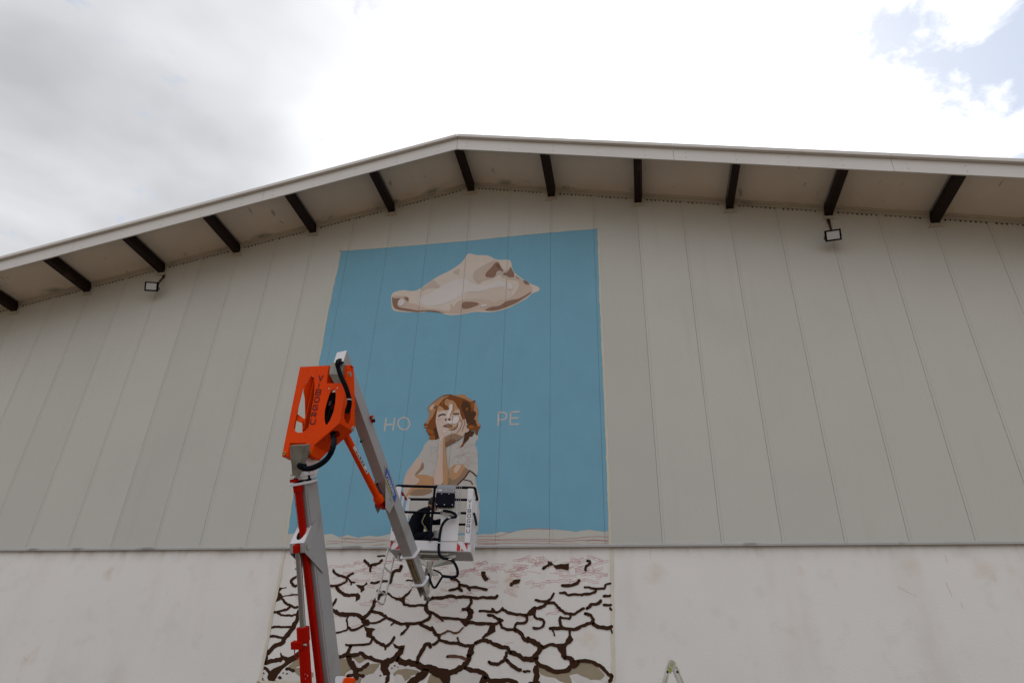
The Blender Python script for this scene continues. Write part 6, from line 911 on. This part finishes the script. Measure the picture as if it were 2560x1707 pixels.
# ------------------------------------------------------------------ painter crouching in the basket
FZ = .013
def skinned(name, verts, edges, radii, m, parent, sub=2, root=0):
    me = bpy.data.meshes.new(name); me.from_pydata([tuple(v) for v in verts], edges, []); me.materials.append(MT[m])
    o = bpy.data.objects.new(name, me); COL.objects.link(o)
    md = o.modifiers.new('skin', 'SKIN'); md.use_smooth_shade = True
    for i, r in enumerate(radii):
        s = me.skin_vertices[0].data[i]; s.radius = (r, r) if not isinstance(r, tuple) else r; s.use_root = (i == root)
    sb_ = o.modifiers.new('sub', 'SUBSURF'); sb_.levels = sub; sb_.render_levels = sub
    if parent: adopt(o, parent)
    return o
pe = empty('person', bp(.42, .36, FZ + .001), 'person in a black tracksuit with yellow trim crouching inside the lift basket', 'person')
J = dict(pel=(.36, .34, .26), wai=(.33, .36, .42), che=(.36, .38, .60), upp=(.43, .39, .735), nek=(.515, .40, .79), hed=(.56, .41, .84),
    shR=(.50, .22, .70), elR=(.56, .20, .47), wrR=(.625, .31, .32), shL=(.42, .56, .71), elL=(.60, .62, .60), wrL=(.74, .60, .66),
    hiR=(.38, .25, .24), knR=(.66, .20, .34), anR=(.44, .18, .09), toR=(.60, .17, .055), hiL=(.38, .44, .24), knL=(.62, .52, .10), anL=(.30, .52, .08), toL=(.18, .52, .06))
ks = list(J); vs = [bp(*J[k]) for k in ks]; ix = {k: i for i, k in enumerate(ks)}
E_ = [('pel', 'wai'), ('wai', 'che'), ('che', 'upp'), ('upp', 'nek'), ('nek', 'hed'), ('upp', 'shR'), ('shR', 'elR'), ('elR', 'wrR'), ('upp', 'shL'), ('shL', 'elL'), ('elL', 'wrL'), ('pel', 'hiR'), ('hiR', 'knR'), ('knR', 'anR'), ('anR', 'toR'), ('pel', 'hiL'), ('hiL', 'knL'), ('knL', 'anL'), ('anL', 'toL')]
R_ = dict(pel=.135, wai=.145, che=.155, upp=.12, nek=.052, hed=.05, shR=.075, elR=.052, wrR=.036, shL=.075, elL=.052, wrL=.036, hiR=.10, knR=.065, anR=.045, toR=.04, hiL=.10, knL=.065, anL=.045, toL=.04)
body = skinned('body', vs, [(ix[a], ix[b]) for a, b in E_], [R_[k] for k in ks], 'cloth', pe)
# head
def ell(mb, c, rx, ry, rz, ax, ay, az, m, n=14, k=10, sel=None):
    vs = []; fs = []
    for i in range(k + 1):
        t = pi * i / k
        for j in range(n): a = 2 * pi * j / n; vs.append(c + ax * rx * sin(t) * cos(a) + ay * ry * sin(t) * sin(a) + az * rz * cos(t))
    for i in range(k):
        for j in range(n):
            q = (i * n + j, i * n + (j + 1) % n, (i + 1) * n + (j + 1) % n, (i + 1) * n + j)
            fs.append(q)
    mb.add(vs, fs, m)
hc = bp(.60, .42, .875); hf = (ex * .80 + ey * .35 - up * .48).normalized(); hs = hf.cross(up).normalized(); hu = hs.cross(hf).normalized()
mb = MB(); ell(mb, hc, .092, .074, .108, hf, hs, hu, 'skin'); ell(mb, hc + hf * .035 - hu * .055, .058, .052, .058, hf, hs, hu, 'skin')
ell(mb, hc + hf * .098 - hu * .012, .018, .013, .026, hf, hs, hu, 'skin', 8, 6)
for s in (-1, 1):
    ell(mb, hc + hs * s * .076 - hu * .01 - hf * .005, .020, .010, .032, hf, hs, hu, 'skin', 8, 6); ell(mb, hc + hs * s * .032 + hf * .080 + hu * .012, .010, .014, .009, hf, hs, hu, 'whitedecal', 8, 6); ell(mb, hc + hs * s * .032 + hf * .087 + hu * .012, .005, .007, .007, hf, hs, hu, 'dark', 8, 6)
ell(mb, hc + hf * .088 - hu * .052, .012, .026, .006, hf, hs, hu, 'redcloth', 8, 6)
mb.build('head', pe, smooth=True)
mb = MB(); ell(mb, hc - hf * .020 + hu * .022, .094, .082, .102, hf, hs, hu, 'hair', 16, 12)
for _ in range(60):
    a, t = rnd.uniform(0, 2 * pi), rnd.uniform(0, 1.4); d = hf * sin(t) * cos(a) + hs * sin(t) * sin(a) + hu * cos(t); ell(mb, hc - hf * .02 + hu * .022 + d * .092, .015, .015, .009, hf, hs, hu, 'hair', 6, 4)
mb.build('hair', pe, smooth=True)
mb = MB(); mb.tube([hc + (hu * cos(a) + hs * sin(a)) * .109 * (1 if abs(cos(a)) > .5 else .85) - hf * .0 + hu * .004 for a in [k * pi / 10 - pi / 2 for k in range(11)]], .008, 'redcloth', 8); mb.build('headband', pe, smooth=True)
def hand(w, d, sidev, nrm, name):
    """palm and five fingers; w wrist, d pointing dir, sidev across the palm, nrm palm normal (fingers curl towards it)"""
    d, sidev, nrm = d.normalized(), sidev.normalized(), nrm.normalized()
    vs = [w, w + d * .045, w + d * .075]; ed = [(0, 1), (1, 2)]; rd_ = [(.026, .020), (.034, .017), (.032, .014)]
    for k, (o, L) in enumerate(((-.030, .066), (-.010, .076), (.010, .072), (.029, .056))):
        b = len(vs); p0 = w + d * .078 + sidev * o
        vs += [p0, p0 + d * L * .42 + nrm * .006, p0 + d * L * .72 + nrm * .026, p0 + d * L * .80 + nrm * .048]; ed += [(2, b), (b, b + 1), (b + 1, b + 2), (b + 2, b + 3)]; rd_ += [.0095, .0088, .0082, .007]
    b = len(vs); vs += [w + d * .03 - sidev * .036, w + d * .06 - sidev * .052 + nrm * .018, w + d * .082 - sidev * .048 + nrm * .036]; ed += [(1, b), (b, b + 1), (b + 1, b + 2)]; rd_ += [.012, .010, .008]
    return skinned(name, vs, ed, rd_, 'skin', pe, 1)
wr_ = bp(*J['wrR']); el_ = bp(*J['elR']); hand(wr_ + (wr_ - el_).normalized() * .02, wr_ - el_, ey, -ex, 'hand')
wl_ = bp(*J['wrL']); el2 = bp(*J['elL']); hand(wl_ + (wl_ - el2).normalized() * .02, wl_ - el2, up, ey, 'hand')
# shoes
for k1, k2 in (('anR', 'toR'), ('anL', 'toL')):
    a, b = bp(*J[k1]), bp(*J[k2]); mb = MB(); c = (a + b) / 2; c.z = bo.z + FZ + .035; d = (b - a); d.z = 0; d.normalize(); ell(mb, c + d * .02, .135, .05, .034, d, up.cross(d), up, 'blackbox'); mb.build('shoe', pe, smooth=True)
# trims of the jacket: yellow and blue piping down the sleeve
sh, el, wr2 = bp(*J['shR']), bp(*J['elR']), bp(*J['wrR'])
off = -ey * .070
for m_, o_, nm in (('stripey', 0, 'yellow_piping'), ('stripeb', -.013, 'blue_piping')):
    mb = MB(); pts = [bp(.53, .14, .66), bp(.50, .135, .59), bp(.475, .14, .52), bp(.475, .145, .49), bp(.50, .165, .455), bp(.53, .19, .41), bp(.58, .225, .365)]
    mb.tube(spline([p + ex * o_ for p in pts], 5), .0055, m_, 6); mb.build(nm, pe, smooth=True)

# things in the basket
def pail(u, d, r, hgt, m, label, name='paint_pail', cat='paint pail'):
    o_ = bp(u, d, FZ + .001); t = empty(name, o_, label, cat)
    mb = MB(); mb.tube([o_, o_ + up * hgt, o_ + up * hgt, o_ + up * (hgt - .012)], [r * .9, r, r * 1.06, r * 1.06], m, 20); mb.build('pail_body', t, smooth=True)
    mb = MB(); mb.tube(spline([o_ + up * (hgt - .02) + ex * r, o_ + up * (hgt + .06) + ex * r * .7 - ey * .02, o_ + up * (hgt + .085) - ey * .03, o_ + up * (hgt + .06) - ex * r * .7 - ey * .02, o_ + up * (hgt - .02) - ex * r], 4), .003, 'wire', 6); mb.build('wire_handle', t, smooth=True)
pail(.71, .42, .075, .40, 'pail', 'tall white paint pail standing beside the crouching painter')
pail(.72, .24, .06, .24, 'blackbox', 'small dark paint pot on the basket floor behind the control panel', 'paint_pot', 'paint pot')
bb = bp(.625, .35, .40); 
t = empty('spray_bottle', bp(.60, .36, FZ + .001), 'bright blue bottle in the lift basket beside the painter hand', 'bottle')
mb = MB(); c = bp(.60, .42, FZ + .001); mb.tube([c, c + up * .30, c + up * .36, c + up * .40, c + up * .43], [.04, .04, .035, .018, .018], 'blueplastic', 16); mb.build('bottle_body', t, smooth=True)

# ------------------------------------------------------------------ folding ladder by the wall
la = V(D['lad_top']); ll_, lr_ = V(D['lad_l']), V(D['lad_r'])
lad = empty('stepladder', (la.x, la.y, 0), 'paint-splashed aluminium folding ladder standing open before the plaster wall', 'ladder')
sl1 = (ll_ - la); sr1 = (lr_ - la); kL = -la.z / sl1.z * .985; kR = -la.z / sr1.z * .985
WD2 = .42
for s, dirn in ((0, sl1), (1, sr1)):
    for yy in (0, WD2):
        top = la + V((0, yy, -.02)); bot = V((top.x + dirn.x / dirn.z * (0.0 - top.z), top.y, 0.012)); d = (bot - top).normalized(); wv = d.cross(V((0, 1, 0))).normalized()
        mb = MB(); sx = wv * .034
        off_ = V(((-.036 if s == 0 else .036), 0, 0))
        mb.beam(top + off_ + d * .02, bot + off_, sx, V((0, .012, 0)), 'alu'); mb.beam(top + off_ + d * .02 + V((0, .02, 0)) + wv * (.031 if s == 0 else -.031), bot + off_ + V((0, .02, 0)) + wv * (.031 if s == 0 else -.031), wv * .003, V((0, .02, 0)), 'alu')
        st_ = mb.build('stile', lad, bevel=.002)
        mb = MB(); mb.beam(top + off_ + d * .02 - V((0, .0128, 0)) + wv * .012, top + off_ + d * .5 - V((0, .0128, 0)) + wv * .010, wv * .006, V((0, .0004, 0)), 'splash'); mb.box(top + off_ + d * .09 - V((0, .0125, 0)), wv * .014, d * .014, V((0, .001, 0)), 'dark'); mb.build('paint_splash', st_)
    nr = 7
    for k in range(1, nr + 1):
        t_ = k / (nr + .6); c = la + V((dirn.x / dirn.z * (-la.z * t_), 0, -la.z * t_ - .02)) + V(((-.036 if s == 0 else .036), 0, 0)); mb = MB(); mb.beam(c + V((0, .012, 0)), c + V((0, WD2 - .012, 0)), V((.014, 0, 0)), V((0, 0, .012)), 'alu'); mb.build('rung', lad, bevel=.002)
for yy in (-.018, WD2 + .018):
    mb = MB(); mb.tube([la + V((0, yy - .012, -.01)), la + V((0, yy + .012, -.01))], .055, 'galv', 20); mb.tube([la + V((0, yy - .02, -.01)), la + V((0, yy - .012, -.01))], .022, 'splash', 10)
    mb.box(la + V((-.03, yy - .004, -.06)), (.03, 0, .0), (0, .006, 0), (0, 0, .04), 'splash'); mb.build('hinge', lad)
